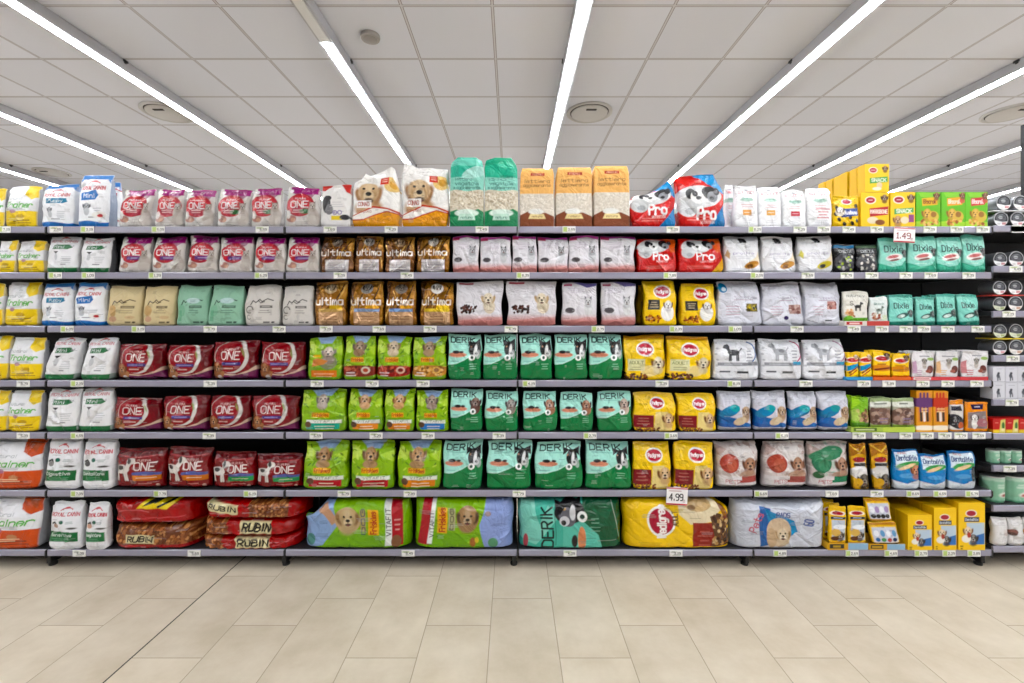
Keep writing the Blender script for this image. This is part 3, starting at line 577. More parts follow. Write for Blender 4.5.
def d_friskies(p, k):
    p.fill('90BC2A'); p.curve(lambda u: .3 + .08*np.sin(u*4+k), '78A822'); p.poly([(0, .6), (.3, .75), (.1, .9), (0, .92)], 'C2DC58'); p.poly([(.7, .72), (1, .8), (1, .55)], 'B0D44A'); p.ell(.15, .72, .07, .12, 'BFD860', 30, .8)
    p.poly([(.22, 1), (.82, 1), (.7, .84), (.36, .84)], '9CB8DC')
    fur = [('CDB8A4', '8A7A70'), ('9A7A58', '5A4632'), ('C8B496', '8A7250'), ('A88A64', '6A5238'), ('B8A898', '6A5C54'), ('D2A478', '8A5434'), ('CFA06C', '8A5A34'), ('A08878', '5A4840'), ('A8784A', '6A4426'), ('B88A58', '74502E'), ('C09060', '7A5632')][k]
    cu = .62 if k == 0 else .5
    if k < 8: p.dog(cu, .74 if k else .62, .145, fur[0], fur[1], 'E2D2BC'); p.ell(cu, (.62 if k else .44), .13, .08, fur[0])
    else: p.dog(.47, .7, .17, fur[0], fur[1], 'D8BC92'); p.ell(.46, .52, .16, .08, 'B08C62')
    for i in range(16): p.ell(p.rs.choice([p.rs.uniform(0, .25), p.rs.uniform(.75, 1)]), p.rs.uniform(.28, .95), .05, .018, p.rs.choice(['5E8E1E', 'C8DE62', '7FAE2A', '4A7A1A']), p.rs.uniform(0, 180), .8)
    if k == 0: p.ell(.62, .4, .2, .16, '8A7C74', 0, .7); p.poly([(.14, .3), (.5, .36), (.62, .44), (.3, .5), (.16, .46)], 'D98A4A'); p.rect(.16, .52, .4, .58, 'E8B93A'); p.rect(.12, .07, .88, .22, 'D8742C'); p.lines(.5, .14, 2, .6, .06, 'F0C8A0', .02)
    else:
        v = .44 if k < 4 else .38; p.rect(.26, v-.04, .66, v+.07, 'E9AE22'); p.text('Friskies', .46, v+.015, .07, 'B5322A', .36, .18)
    if 1 <= k < 4: p.ell(.5, .2, .52, .13, ('8C2A1C', '9C2018', 'B87A38')[k-1]); p.kib(.08, .12, .9, .3, .04, [('A8402C', '6A1C14', 'C86A50'), ('B83024', '6A140E', 'D06048'), ('D89A4A', '8A5A2A', 'E8BC78')][k-1]); p.ell(.72, .22, .1, .08, ('D8C8B0', 'E0B8A0', 'E0B060')[k-1]); p.ell(.72, .22, .06, .045, ('B8452C', '8A1C14', '9A6A3A')[k-1]); p.lines(.24, .16, 2, .34, .06, WH, .022)
    if k >= 4:
        p.rect(.14, .2, .92, .28, 'E4E6DA'); p.text('VITAFIT', .56, .245, .045, '4A5A3A', .5); p.rect(.14, .06, .88, .2, ('1FA88E', 'E0873A', 'DE8436', '3A7EC8', 'B8242C', 'BA262C', 'E0852E')[k-4]); p.lines(.55, .13, 2, .5, .06, 'E8E0C8', .02); p.ell(.18, .17, .08, .07, '6A4A34')
def derik_parts(p, k):
    pass
def d_derik(p, k):
    p.fill('A8E4D6'); p.below([(0, .32), (.25, .34), (.5, .42), (.75, .54), (1, .62)], '0A8448'); p.below([(0, .345), (.25, .365), (.5, .445), (.75, .565), (1, .645)], 'D5EEE8', .35); p.below([(0, .32), (.25, .34), (.5, .42), (.75, .54), (1, .62)], '0A8448')
    p.text('DERIK', .44, .87, .115, '14332E', .72, .21); p.lines(.4, .77, 1, .6, .04, '5FA898', .014)
    if k < 2: p.ell(.8, .66, .13, .17, '15171B'); p.poly([(.6, .72), (.62, .87), (.76, .82)], '15171B'); p.poly([(.82, .82), (.97, .9), (.98, .7)], '15171B'); p.ell(.82, .64, .035, .13, 'E6E8E8', -8); p.ell(.84, .56, .06, .06, 'D9DBDC'); p.ell(.85, .57, .03, .025, '15171B'); p.ell(.7, .72, .02, .02, 'A9826A'); p.ell(.9, .55, .05, .1, 'C9CCCE', 0, .6)
    else: p.ell(.8, .58, .12, .16, ('6A4A3C', '9A8A80', 'A8745A', 'C9B4A4')[k-2]); p.dog(.79, .68, .13, ('7A564A', '8C8480', 'B0785C', 'C4A898')[k-2], '3A2A26', 'C8B8AC')
    p.ell(.72, .48, .07, .065, 'EFF2F0'); p.ell(.72, .48, .03, .035, '3A5A50')
    p.ell(.28, .54, .2, .055, 'D88A70'); p.ell(.24, .6, .08, .035, '2A2A2C'); p.ell(.4, .6, .05, .025, '3A3634'); p.lines(.26, .5, 1, .4, .03, 'E8B8A4', .012)
    p.lines(.76, .34, 3, .24, .05, '8FC8A8', .02); p.lines(.2, .4, 1, .3, .03, '6FAE9E', .014); p.line([(0, .02), (1, .02)], .02, '0A5A34')
def d_onedog(p, k):
    p.fill('8E1420'); p.poly([(.75, 1), (1, 1), (1, .2), (.88, .3)], '7A0F1A'); p.below([(0, .2), (.3, .16), (.6, .14), (.85, .24), (1, .36)], 'D8B8A4'); p.below([(0, .16), (.5, .11), (.8, .17), (1, .26)], '7A2458')
    p.ell(.14, .3, .18, .3, '9A5A38'); p.ell(.2, .2, .14, .18, 'B0764C'); p.ell(.1, .45, .1, .14, '7E4426')
    p.ell(.48, .6, .45, .43, 'D6CFCB'); p.ell(.42, .6, .42, .41, '9E1A22'); p.poly([(.1, .9), (.4, 1), (.6, .98), (.2, .75)], 'B43A40', .7); p.ell(.74, .7, .03, .12, '8AA85A', 20, .7)
    p.ring(.45, .6, .43, .03, 'B8A8A0', 95, 200); p.dog(.15, .3, .14, 'A8683E', '6E3C20', 'D8B088'); p.text('PURINA', .44, .78, .05, 'E9C9C4', .24); p.text('ONE', .46, .62, .2, 'F2E6E2', .42, .11)
    p.rect(.28, .37, .7, .45, '4A3A8A'); p.lines(.48, .41, 1, .38, .03, 'B8ACD8', .02); p.lines(.42, .29, 1, .3, .03, 'E9C9C4', .03); p.ell(.2, .06, .07, .06, 'D9CFCF'); p.lines(.62, .06, 1, .5, .03, 'B888A8', .02)
def d_oneleg(p, k):
    p.fill('8C121A'); p.poly([(0, .8), (1, .86), (1, 1), (0, 1)], '6E0D14'); p.line([(.05, .84), (.5, .8), (.95, .84)], .02, 'B8484C'); p.line([(.2, .95), (.7, .9)], .015, 'A03038')
    p.stand(.17, .5, .22, 'DDD6D0', '4A4644', 1); p.text('PURINA', .64, .72, .05, 'E9C9C4', .26); p.text('ONE', .66, .57, .19, 'F4EAE6', .42, .13)
    p.poly([(.42, .42), (.7, .45), (.98, .41), (.98, .34), (.42, .36)], '5A64A8'); p.rect(.42, .22, .98, .35, ('D97A2C', 'D97A2C', '2FA05A', '2F9A56')[k]); p.lines(.7, .29, 1, .4, .03, 'F0E0C0', .02); p.lines(.66, .14, 1, .36, .03, 'D8908A', .02); p.ell(.9, .08, .04, .04, 'D9B0A0')
def d_rubin(p, k):
    kb = ['A8643A', '7A4022', 'C88A54', '8C5230']
    p.fill('B01A1E')
    if k == 0:      # folded top sack with yellow patch
        p.poly([(.35, .62), (.72, .62), (.84, 1), (.44, 1)], 'E2C81A'); p.poly([(.42, .7), (.5, .95), (.6, .9)], '1C1712'); p.line([(.6, .68), (.76, .96)], .09, '1C1712'); p.poly([(.5, 1), (.56, .8), (.66, 1)], '2A2A20'); p.line([(.0, .1), (.4, .22), (.9, .3)], .05, 'D0484A'); p.line([(.1, .5), (.3, .6), (.5, .5)], .04, 'D8686A')
    elif k == 1:    # kibble window
        p.rect(0, .2, 1, .95, '7A4022'); p.kib(0, .22, 1, .95, .07, kb); p.rect(0, 0, 1, .2, 'A81A1E'); p.rect(.22, .25, .56, .58, 'D9CDA0'); p.text('RUBIN', .39, .41, .2, '231C14', .29, .26, .2)
    elif k == 2:
        p.poly([(.5, 0), (.5, 1), (.88, 1), (.86, 0)], '7A4022'); p.kib(.5, .0, .87, 1, .08, kb); p.poly([(.06, .4), (.38, .22), (.4, .76), (.08, .95)], 'D9CDA0'); p.text('RUBIN', .23, .58, .26, '231C14', .27, .26, .2, -6)
    elif k == 3:
        p.rect(.02, .1, .3, .9, '7A4022'); p.kib(.02, .1, .31, .9, .1, kb); p.rect(.44, .12, .76, .86, 'D9CDA0'); p.text('RUBIN', .6, .5, .44, '231C14', .28, .26, .2)
    else:
        p.rect(.03, .1, .26, .95, '7A4022'); p.kib(.03, .1, .27, .95, .1, kb); p.rect(.4, .14, .74, .9, 'D9CDA0'); p.text('RUBIN', .57, .52, .46, '231C14', .3, .26, .2); p.line([(.78, .3), (.98, .75)], .08, 'C84A4E')
def d_frisksack(p, k):
    p.fill('86B82A'); p.below([(0, .3), (.3, .38), (.6, .3), (1, .36)], '78B022')
    for i in range(40): p.ell(p.rs.uniform(.02, .98), p.rs.uniform(.02, .98), .03, .015, p.rs.choice(['9CCB44', '568F1C', '84BC30']), p.rs.uniform(0, 180), .8)
    if k == 0:
        p.poly([(0, 0), (.0, .7), (.1, 1), (.3, 1), (.33, .5), (.2, .1)], '8FACD8'); p.ell(.08, .2, .1, .12, '3F8A6A', 0, .8); p.poly([(.16, .9), (.24, .96), (.34, .6), (.28, .5)], 'C89A7A')
        p.ell(.43, .6, .26, .26, 'C8A87C'); p.dog(.43, .62, .21, 'CDB284', '94714A', 'E8D8B8'); p.rect(.545, .36, .6, .8, 'B89A6C', .8); p.text('DOG', .575, .56, .07, '2A3A6A', .5, .2, 0, 90)
        p.rect(.62, .3, .72, .8, 'E9AE22'); p.text('Friskies', .67, .54, .11, 'B5322A', .44, .2, 0, 90); p.rect(.78, .08, .84, .98, 'E4E6E0'); p.text('VITAFIT', .81, .55, .09, '2A2A2A', .55, .17, 0, 90); p.rect(.84, .08, .94, .98, 'B8242C'); p.ell(.88, .16, .1, .13, '8A5A3C'); p.lines(.89, .6, 3, .06, .1, 'E8B0A8', .03)
    else:
        p.poly([(.72, 0), (.66, .5), (.74, 1), (1, 1), (1, 0)], '93A6DC'); p.poly([(.04, .1), (.16, .1), (.2, .98), (.1, .98)], 'B8242C'); p.poly([(.14, .12), (.19, .12), (.23, .98), (.19, .98)], 'E4E6E0'); p.text('VITAFIT', .185, .5, .08, '2A2A2A', .5, .17, 0, 90)
        p.rect(.24, .34, .34, .84, 'E9AE22'); p.text('Friskies', .29, .6, .11, 'B5322A', .46, .2, 0, 90); p.rect(.35, .4, .42, .84, 'B8A888', .8); p.text('DOG', .385, .62, .06, '33322E', .42, .2, 0, 90)
        p.ell(.54, .62, .22, .27, 'A8835A'); p.dog(.54, .64, .2, 'B08A60', '5E4630', 'DCC8A8'); p.ell(.6, .16, .06, .09, 'B04A3A', 0, .8); p.ell(.64, .2, .04, .06, 'D8C04A'); p.ell(.8, .14, .1, .1, '4F9A3A', 0, .8); p.ell(.74, .72, .06, .05, 'A98A74', 0, .8)
def d_deriksack(p, k):
    p.fill('4FB5A0'); p.poly([(.0, 1), (.14, 1), (.2, .5), (.28, .9), (.4, .7), (.16, .1), (0, .2)], '8AD2C2', .8); p.poly([(.62, 1), (1, 1), (1, 0), (.8, 0), (.74, .3), (.6, .55)], '0B5C38'); p.poly([(.42, .5), (.62, .56), (.76, .3), (.8, .02), (.42, .02)], '64C0AC')
    p.text('DERIK', .27, .46, .22, '12302A', .8, .17, 0, 90); p.line([(.35, .1), (.35, .9)], .012, '2A6A5E'); p.ell(.49, .76, .3, .24, '17171C'); p.poly([(.37, .7), (.34, .98), (.45, .92)], '17171C'); p.poly([(.5, .95), (.6, .99), (.58, .7)], '1E1E24'); p.ell(.47, .66, .16, .2, '6A6A74', 20); p.ell(.44, .58, .1, .1, 'C8C8CE'); p.ell(.43, .55, .05, .05, '101014'); p.ell(.44, .82, .04, .03, 'B08A60'); p.ell(.52, .74, .06, .15, 'D0D0D4'); p.poly([(.36, .95), (.4, .7), (.46, .9)], '16161A')
    p.ell(.61, .66, .1, .11, 'EDF0EE'); p.ell(.61, .66, .05, .05, '2A4A40', 40); p.ell(.6, .22, .08, .24, 'D88A60'); p.ell(.53, .18, .06, .12, '2C2622'); p.lines(.73, .62, 4, .12, .08, '7FB8A0', .02); p.line([(.9, .95), (.97, .2)], .012, 'B8C8C0'); p.ell(.06, .16, .05, .14, 'B8505A'); p.poly([(.7, .8), (.85, .6), (.9, .8)], '176B46')
def d_pedsack(p, k):
    p.fill('F2C80A'); p.ell(.33, .56, .28, .3, 'F1ECE6'); p.ell(.33, .56, .24, .26, 'B5223A'); p.text('Pedigree', .33, .56, .16, 'F4EDEA', .62, .2, 0, 90); p.text('ADULT', .46, .62, .1, '6A4A1C', .3, .2, 0, 90)
    p.poly([(.5, .7), (.6, .5), (.8, .56), (.92, .9), (.8, 1), (.5, 1)], 'E6D6B4'); p.ell(.68, .9, .26, .14, 'C8A878'); p.ell(.62, .84, .08, .05, '8A6A48'); p.rect(.62, .06, .84, .54, '9E2A20'); p.lines(.73, .36, 4, .14, .09, 'C8685A', .03)
    p.poly([(.78, .66), (.9, .72), (1, .1), (.84, .06)], '6A4426'); p.kib(.8, .08, .98, .7, .045, ['4A2A18', '7A4C2C', 'B98C54', '5A3822', 'D0B080']); p.poly([(.86, .95), (.93, .95), (.98, .6), (.92, .6)], '7A2018', .8)
def d_padsack(p, k):
    p.fill('C6CAD6'); p.poly([(.24, .9), (.36, .86), (.36, .1), (.26, .05)], '2A62A8'); p.poly([(.3, .85), (.62, .6), (.66, .36), (.4, .3)], '2F86B8'); p.ell(.56, .42, .16, .14, '2F8CC0'); p.ell(.46, .36, .24, .3, 'CFB79A'); p.dog(.5, .3, .14, 'D8C4A4', 'A88A64', 'E8DCC8'); p.ell(.38, .24, .1, .2, 'C2A684')
    p.text('Pets', .22, .55, .14, 'C85A6A', .4, .17, 0, 70); p.text('PADS', .5, .72, .1, '3A4A8A', .14, .2); p.text('60', .78, .55, .18, '5A6AA0', .12, .17, 0, 80); p.poly([(.7, .9), (.95, .98), (.9, .6)], 'DADDE6', .7)
def d_pads(p, k):
    p.fill('DFE0E6'); p.rect(.06, .34, .98, .42, '9A9CA4'); p.rect(.74, .36, .96, .44, ('9A9CA4', '4AA0C8', '4AA0C8')[k]); p.lines(.4, .38, 1, .5, .03, 'D0D2DA', .02); p.rect(.1, .18, .34, .22, '6A6C74'); p.rect(.48, .16, .72, .21, '33353A')
    if k == 0: p.stand(.42, .66, .15, '2B2D33', '3C3E46', -1)
    else: p.stand(.45, .68, .16, 'A8AAB0', '8A8C92', -1)
    p.ring(.72, .68, .27, .035, ('4A6FB0', 'C04A7A', 'C090B0')[k], 0, 75); p.ring(.72, .68, .27, .035, ('4A6FB0', 'C04A7A', 'C090B0')[k], 300, 360); p.lines(.78, .7, 5, .16, .08, '6A6C78', .025)
    for i in range(5): p.ell(.04+.02*(i % 2), .9-.14*i, .03, .025, 'B8BAC2')
def d_bluepads(p, k):
    p.fill('CFD0DC'); p.below([(0, .55), (.3, .36), (.6, .3), (1, .16)], '2A6CB8'); p.ell(.3, .5, .26, .12, '2F84B4', 25); p.ell(.45, .58, .12, .09, '2AA0A8'); p.below([(0, .2), (.5, .16), (1, .1)], '2A5CA8'); p.ell(.78, .42, .12, .2, 'C8A888'); p.dog(.82, .5, .12, 'B8987A', '7A5C44', 'D8C4AC'); p.ell(.6, .26, .16, .1, 'D8C4A4', 20)
    p.rect(0, 0, 1, .1, 'D0D2DE'); p.lines(.5, .06, 1, .7, .03, 'A07A88', .02); p.lines(.4, .8, 2, .5, .06, 'B8BACA', .015)
def d_redpads(p, k):
    c, c2 = (('B5483A', 'B8504A'), ('B04A3A', 'A8504A'), ('2F7A58', '2F8A62'))[k]
    p.fill('D4C8C6'); p.kib(.02, .3, .98, .98, .05, ['D8CCCA', 'C9BAB6', 'E2DAD8', 'BFA8A2' if k < 2 else 'B4C4B8']); p.ell(.26, .55, .2, .2, c); p.ell(.3, .52, .12, .14, 'C86A50' if k < 2 else '4F9A70', 0, .6); p.poly([(.3, .9), (.8, .9), (.9, .6), (.5, .6)], 'DDD6D4'); p.dog(.76, .52, .16, 'A8765A', '6A4432', 'C8A890'); p.ell(.72, .3, .2, .1, 'B89078', 0, .8)
    p.rect(0, 0, 1, .26, 'D9D4D6'); p.rect(.5, .14, 1, .28, c2); p.rect(0, .2, .55, .28, 'DCD6D8'); p.text('PETS', .34, .16, .07, 'B8404A', .3); p.lines(.5, .07, 2, .8, .05, 'A89A9C', .016); p.poly([(.0, .95), (.25, .85), (.0, .7)], 'B8968E', .7)
    if k == 2: p.ell(.4, .74, .36, .14, '3F8A62', 15); p.ell(.16, .3, .1, .08, '2F6A3E')
def d_cone(p, k):     # yellow treat cartons
    p.fill('F4CC16'); p.ell(.34, .78, .16, .11, 'F2ECE4'); p.ell(.34, .78, .13, .085, 'BF2A3A'); p.lines(.34, .78, 1, .2, .03, 'F6EEEA', .02); p.dog(.84, .84, .1, '7A4A2C', '3A2418', 'E4D8C8')
    if k == 0: p.poly([(.2, .5), (.95, .56), (.95, .36), (.2, .3)], '4FA84A'); p.text('SNACK', .58, .43, .11, 'F4F0E4', .6, .2); p.ell(.6, .24, .1, .12, 'E4C8A4'); p.ell(.5, .12, .16, .06, 'F0E6D0')
    elif k == 1: p.poly([(.3, .54), (.98, .6), (.96, .36), (.32, .3)], 'C8202E'); p.text('MARROBONE', .64, .45, .1, 'F8E8D8', .6, .2); p.ell(.42, .2, .16, .1, 'E8D8B8'); p.ell(.68, .14, .14, .08, '9A5A2C')
    else: p.poly([(.15, .52), (.95, .56), (.95, .42), (.15, .36)], '5FB060'); p.text('SNACK', .55, .46, .1, 'F4F0E4', .6, .2); p.rect(.74, .14, .96, .36, '9A4A8A'); p.dog(.3, .2, .13, 'C89060', '8A5A34', 'E8D0B0'); p.ell(.58, .2, .12, .1, 'E8D8B8')
def d_jumbone(p, k):
    p.fill('F2C812'); p.ell(.5, .8, .16, .1, 'F2ECE4'); p.ell(.5, .8, .12, .075, 'BF2A3A')
    for a, b in ((.12, .6), (.86, .66), (.2, .24), (.9, .2), (.7, .12), (.08, .4), (.4, .1), (.84, .42), (.3, .36), (.6, .3)): p.ell(a, b, .05, .07, '2A2016', 30)
    p.poly([(.3, .56), (.94, .6), (.96, .36), (.34, .3)], '2A4A9A'); p.text('Jumbone', .64, .45, .1, 'F4F4FA', .52, .2); p.ell(.24, .48, .14, .14, 'E8DCC8'); p.dog(.24, .52, .11, 'F0E8DC', '3A2A1C', 'F8F4EC')
def d_greencarton(p, k):
    p.fill('6EC02C'); p.below([(0, .16), (.5, .2), (1, .14)], 'A8D84A'); p.poly([(.1, .98), (.96, .98), (.96, .84), (.2, .86)], '8ACB46')
    p.poly([(.24, .82), (.86, .86), (.88, .64), (.26, .6)], ('E8B83A', 'EFA22A', 'D8383A')[k]); p.text('Biscrok', .56, .73, .11, ('8A3A1C', 'F6E4D0', 'F8E0DC')[k], .5, .2); p.dog(.84 if k == 0 else .9, .9, .09, '8A5034', '4A2A1C', 'D8B89A'); p.ell(.88, .74, .08, .06, 'D8404A', 0, .8 if k else .2)
    p.dog(.46, .38, .15, 'D8A84A', '9A6A24', 'EED08A'); p.ell(.7, .3, .16, .16, 'E4B85A', 0, .8); p.ell(.72, .36, .08, .08, '9A5A2A', 0, .8); p.kib(.2, .06, .86, .2, .05, ['D89A4A', 'A8642C', 'E8C070'])
def d_blackpouch(p, k):
    p.fill('1C1D22'); p.rect(0, .84, 1, .95, ('2A6FA0', '3A5A3A')[k]); p.ell(.5, .34, .36, .3, '4A4A50'); 
    for i in range(24): p.ell(p.rs.uniform(.15, .85), p.rs.uniform(.1, .62), .05, .035, p.rs.choice(['C9C4BC', '8A8680', '2A2A2E', 'A8C44A' if k == 0 else 'DAD4CC']), p.rs.uniform(0, 180))
    p.text('DIETA', .5, .72, .09, 'C9CCD0', .6)
def d_dixie(p, k):
    p.fill('98DCCC'); p.poly([(0, 1), (1, 1), (1, .86), (0, .9)], '6CC6B2'); p.below([(0, .26), (.4, .16), (.75, .2), (1, .4)], '48B292'); p.poly([(.0, .7), (.4, .8), (.1, .5)], '86D4C4', .7)
    p.text('Dixie', .5, .66, .17, '0E4A44', .66, .17); p.ell(.5, .42, .24, .1, 'EDE4E0', 10); p.ell(.46, .44, .16, .045, 'D06A6A', 10); p.ell(.5, .35, .14, .03, '8A5A50', 10); p.dog(.9, .56, .09, '2A2A2C', '141416', 'C9C9C9'); p.lines(.4, .24, 1, .4, .04, 'DDEEE8')
def d_dixsmall(p, k):
    p.fill('84D2C2'); p.poly([(0, 1), (1, 1), (1, .88), (0, .92)], '4EAE9C'); p.text('Dixie', .48, .62, .17, '0C3F3A', .6, .17); p.poly([(0, .4), (.5, .56), (.2, .2)], '86D0C2', .6); p.ell(.5, .3, .2, .08, '2A5A52', 15); p.ell(.44, .28, .12, .05, 'C9D8D0', 15); p.dog(.86, .4, .1, '2A2A2C', '141416', 'B9C9C4'); p.below([(0, .1), (1, .14)], '2A8672')
def d_natursnack(p, k):
    if k == 0:
        p.fill('E2DFD6'); p.text('Naturally', .5, .84, .07, '5A6A5A', .7); p.text('S', .32, .6, .12, '3A3A34', .1); p.stand(.56, .5, .1, '3A3430', '2A2420'); p.kib(.08, .2, .4, .42, .05, ['D8A068', 'E4C09A', 'C8845A']); p.rect(0, .02, 1, .16, '6FB83A'); p.ell(.2, .16, .12, .06, '7CC24A')
    else:
        p.fill('DCE4E2'); p.poly([(0, 1), (1, 1), (1, .86), (0, .9)], 'EDF2F0'); p.text('Snack', .5, .72, .08, '4A8A7A', .56); p.stand(.5, .48, .11, '8A9A90', '5A6A62'); p.kib(.1, .14, .6, .36, .05, ['A8503A', 'C88A6A', 'D8C8B8']); p.rect(.66, .1, .92, .3, 'D8E4C8')
def d_smallyellow(p, k):
    p.fill('F4CA16'); p.ell(.5, .7, .3, .11, 'F0E8DC'); p.ell(.5, .7, .24, .085, 'C42E34')
    if k < 2: p.poly([(0, .46), (1, .58), (1, .4), (0, .26)], '2F92C0'); p.line([(.15, .2), (.85, .42)], .06, '8A4A24'); p.line([(.2, .1), (.8, .3)], .05, 'C05A2C'); p.dog(.78, .84, .09, 'D8B48A', '8A5A34', 'F0E4D0')
    else: p.dog(.82, .84, .11, '6A4430', '3A2418', 'C8A888'); p.ell(.46, .36, .42, .12, 'D88A2A'); p.line([(.1, .3), (.9, .36)], .07, '8A3A20' if k == 2 else 'B87A34'); p.rect(0, 0, 1, .1, 'DF6A1C'); p.lines(.45, .5, 1, .6, .03, '8A2A20', .04)
def d_whitepouch(p, k):
    a = ('B87AA8', 'E0A03A', 'C83A44')[k]
    p.fill('DDDADC'); p.lines(.56, .82, 1, .6, .04, '5A5A6A', .035); p.poly([(0, .6), (.16, .66), (.2, .2), (0, .2)], a, .7); p.ell(.52, .52, .08, .16, 'C8BEB6'); p.dog(.54, .66, .09, '9A948C', '5A544E', 'E8E2DA'); p.ell(.8, .34, .13, .14, '7A4038'); p.ell(.7, .28, .1, .06, 'A85A4A'); p.ell(.84, .72, .13, .06, '9AB86A'); p.lines(.3, .3, 3, .3, .07, a, .03)
    p.rect(0, 0, 1, .07, 'C83A44' if k != 1 else 'D8505A')
def d_greenpouch(p, k):
    if k == 0: p.fill('7FB83A'); p.poly([(0, .6), (.5, .8), (.4, 1), (0, 1)], '9CD040'); p.kib(.3, .2, 1, .6, .07, ['A87A5A', 'C8A080', '7A5440']); p.rect(0, .0, 1, .16, '4F8A2A'); p.ell(.2, .4, .16, .2, 'C9DA7A', 0, .6)
    else:
        p.fill('A4A590'); p.rect(0, .82, 1, 1, '9CB07A'); p.ell(.5, .78, .5, .1, 'D8DAD0'); p.lines(.5, .8, 1, .6, .04, '3A4A34', .05); p.ell(.5, .36, .5, .3, '7A5A4E'); p.kib(.1, .12, .95, .6, .09, ['8A6858', 'A8887A', '6A4A40', 'B49A8A']); p.lines(.6, .3, 2, .5, .1, '8A7AA8', .04); p.rect(0, 0, 1, .1, '8FB04A')
def d_orangebox(p, k):
    p.fill('E09A34'); c = ('6A3A7A', 'C83A24')[k]; p.rect(.12, .24, .92, .94, 'D98A44'); p.ell(.5, .72, .4, .12, c)
    for i in range(3): p.line([(.25+.22*i, .5), (.25+.22*i, .94)], .05, c); p.line([(.3+.2*i, .28), (.28+.2*i, .46)], .06, 'E8E0D8' if i % 2 else '3A2A24')
    p.lines(.5, .56, 2, .6, .06, 'F4D8A0', .03); p.rect(0, 0, 1, .16, 'EDB02A'); p.ell(.5, .1, .3, .06, 'F0E4D0')
def d_darkbrand(p, k):
    if k == 0: p.fill('D8D4D0'); p.rect(0, .84, 1, 1, 'E8903A'); p.poly([(.06, .8), (.8, .8), (.86, .64), (.06, .66)], '2A2440'); p.ell(.4, .32, .3, .2, '2A2A34', -30); p.dog(.3, .38, .12, '2E2E36', '1A1A20', 'D0D0D4'); p.ell(.75, .2, .1, .1, 'C85A34'); p.rect(0, 0, 1, .06, 'E09040')
    else: p.fill('E88E1C'); p.poly([(.26, .92), (.82, .92), (.76, .74), (.3, .74)], '2E2450'); p.lines(.53, .83, 1, .4, .04, 'D8D0E0', .035); p.poly([(.1, .64), (.9, .68), (.94, .1), (.08, .12)], '8A7A78'); p.ell(.36, .28, .1, .18, 'E8E4E0'); p.dog(.36, .46, .11, 'E4E0DC', '4A3A34', 'F4F0EC'); p.ell(.7, .3, .2, .14, 'A86A74')
def d_leanyellow(p, k):
    p.fill('E8B414'); p.poly([(0, 1), (1, 1), (1, .72), (.5, .78), (0, .7)], 'B87A14'); p.line([(.1, .95), (.6, .8), (.95, .92)], .03, 'E8C050'); p.rect(.2, .1, .84, .58, 'C8CCD4'); p.ell(.5, .64, .14, .06, 'B8303A'); p.rect(.14, .5, .9, .56, '33343C'); p.ell(.5, .36, .2, .14, 'E4E4E8'); p.dog(.7, .2, .14, '3A3434', '1A1616', 'C8C0B8'); p.ell(.3, .16, .1, .08, 'E0B040')
def d_dental(p, k):
    p.fill('2F86C8'); p.poly([(0, 1), (1, 1), (1, .8), (0, .86)], '1F6CB0'); p.poly([(.06, .92), (.94, .96), (.92, .56), (.08, .56)], 'D3E4EE'); p.text('Dentalife', .5, .78, .12, '1C3A7A', .76, .19); p.text('PURINA', .36, .9, .045, 'C8303A', .3)
    p.ell(.56, .6, .3, .09, '3FA050', 8); p.ell(.5, .56, .22, .045, 'E0C49A', 18); p.below([(0, .22), (.5, .14), (1, .26)], 'C9D2DA'); p.poly([(0, .5), (.3, .42), (.7, .46), (1, .56), (1, .24), (.5, .16), (0, .24)], '2A80C4'); p.ell(.5, .34, .2, .06, '5AA8DC', 0, .7)
    if k == 0: p.dog(.86, .46, .14, 'B8714A', '7A4A2C', 'E0B898')
    if k == 2: p.ell(.9, .4, .08, .2, '2A3A44')
def d_dentastix(p, k):
    p.fill('F4C818'); p.ell(.48, .78, .12, .075, 'F2ECE4'); p.ell(.48, .78, .1, .058, 'B52A3A'); p.rect(.22, .6, .78, .7, '23355A'); p.text('DentaStix', .5, .65, .045, 'DCE4F0', .48, .2)
    p.poly([(.3, .58), (.98, .58), (.98, .12), (.4, .12)], 'B8CBDD'); p.poly([(.6, .3), (.98, .36), (.98, .12), (.5, .12)], '3F78C0'); p.dog(.36, .4, .1, 'E0C8A8', '8A5A34', 'F2E8DA'); p.dog(.56, .24, .1, '4A4440', '2A2624', 'E0DCD8'); p.ell(.3, .24, .1, .08, 'E8E4DE'); p.ell(.4, .32, .04, .06, 'B8402C'); p.lines(.12, .08, 2, .12, .05, '5A4A1A', .03)
def d_dentapouch(p, k):
    p.fill('EEC016'); p.ell(.5, .8, .2, .06, 'F2ECE4'); p.ell(.5, .8, .15, .05, 'B52A3A'); p.rect(.08, .64, .96, .71, '23304A'); p.lines(.5, .675, 1, .6, .04, 'C8D0E0', .025); p.rect(.14, .1, .92, .62, 'BCC6D4'); p.dog(.62, .22, .11, '5A4A40', '2E2620', 'E0D8CE'); p.ell(.36, .3, .12, .1, 'D9B060'); p.ell(.6, .44, .18, .06, 'E6EAF0'); p.ell(.3, .14, .1, .06, '6A3A20'); p.rect(0, 0, 1, .04, 'C8901A')
def d_dentamulti(p, k):
    p.fill('ECBE16'); p.rect(0, .84, 1, .96, 'C88A1A'); p.rect(.06, .1, .94, .76, 'C8CCDA')
    for i in range(4): p.ell(.18+.21*i, .5, .1, .14, ('A890C0', '6AA0D0')[k] if i % 2 else 'E6E8EE'); p.ell(.2+.2*i, .22, .1, .09, '2A2A30' if k == 0 else ('3A70B0', '4FA05A', 'C8504A', '2A3A6A')[i])
    p.rect(0, 0, 1, .08, '33343C' if k else 'C8901A')
def d_tin(p, k): p.fill('D5DADA')
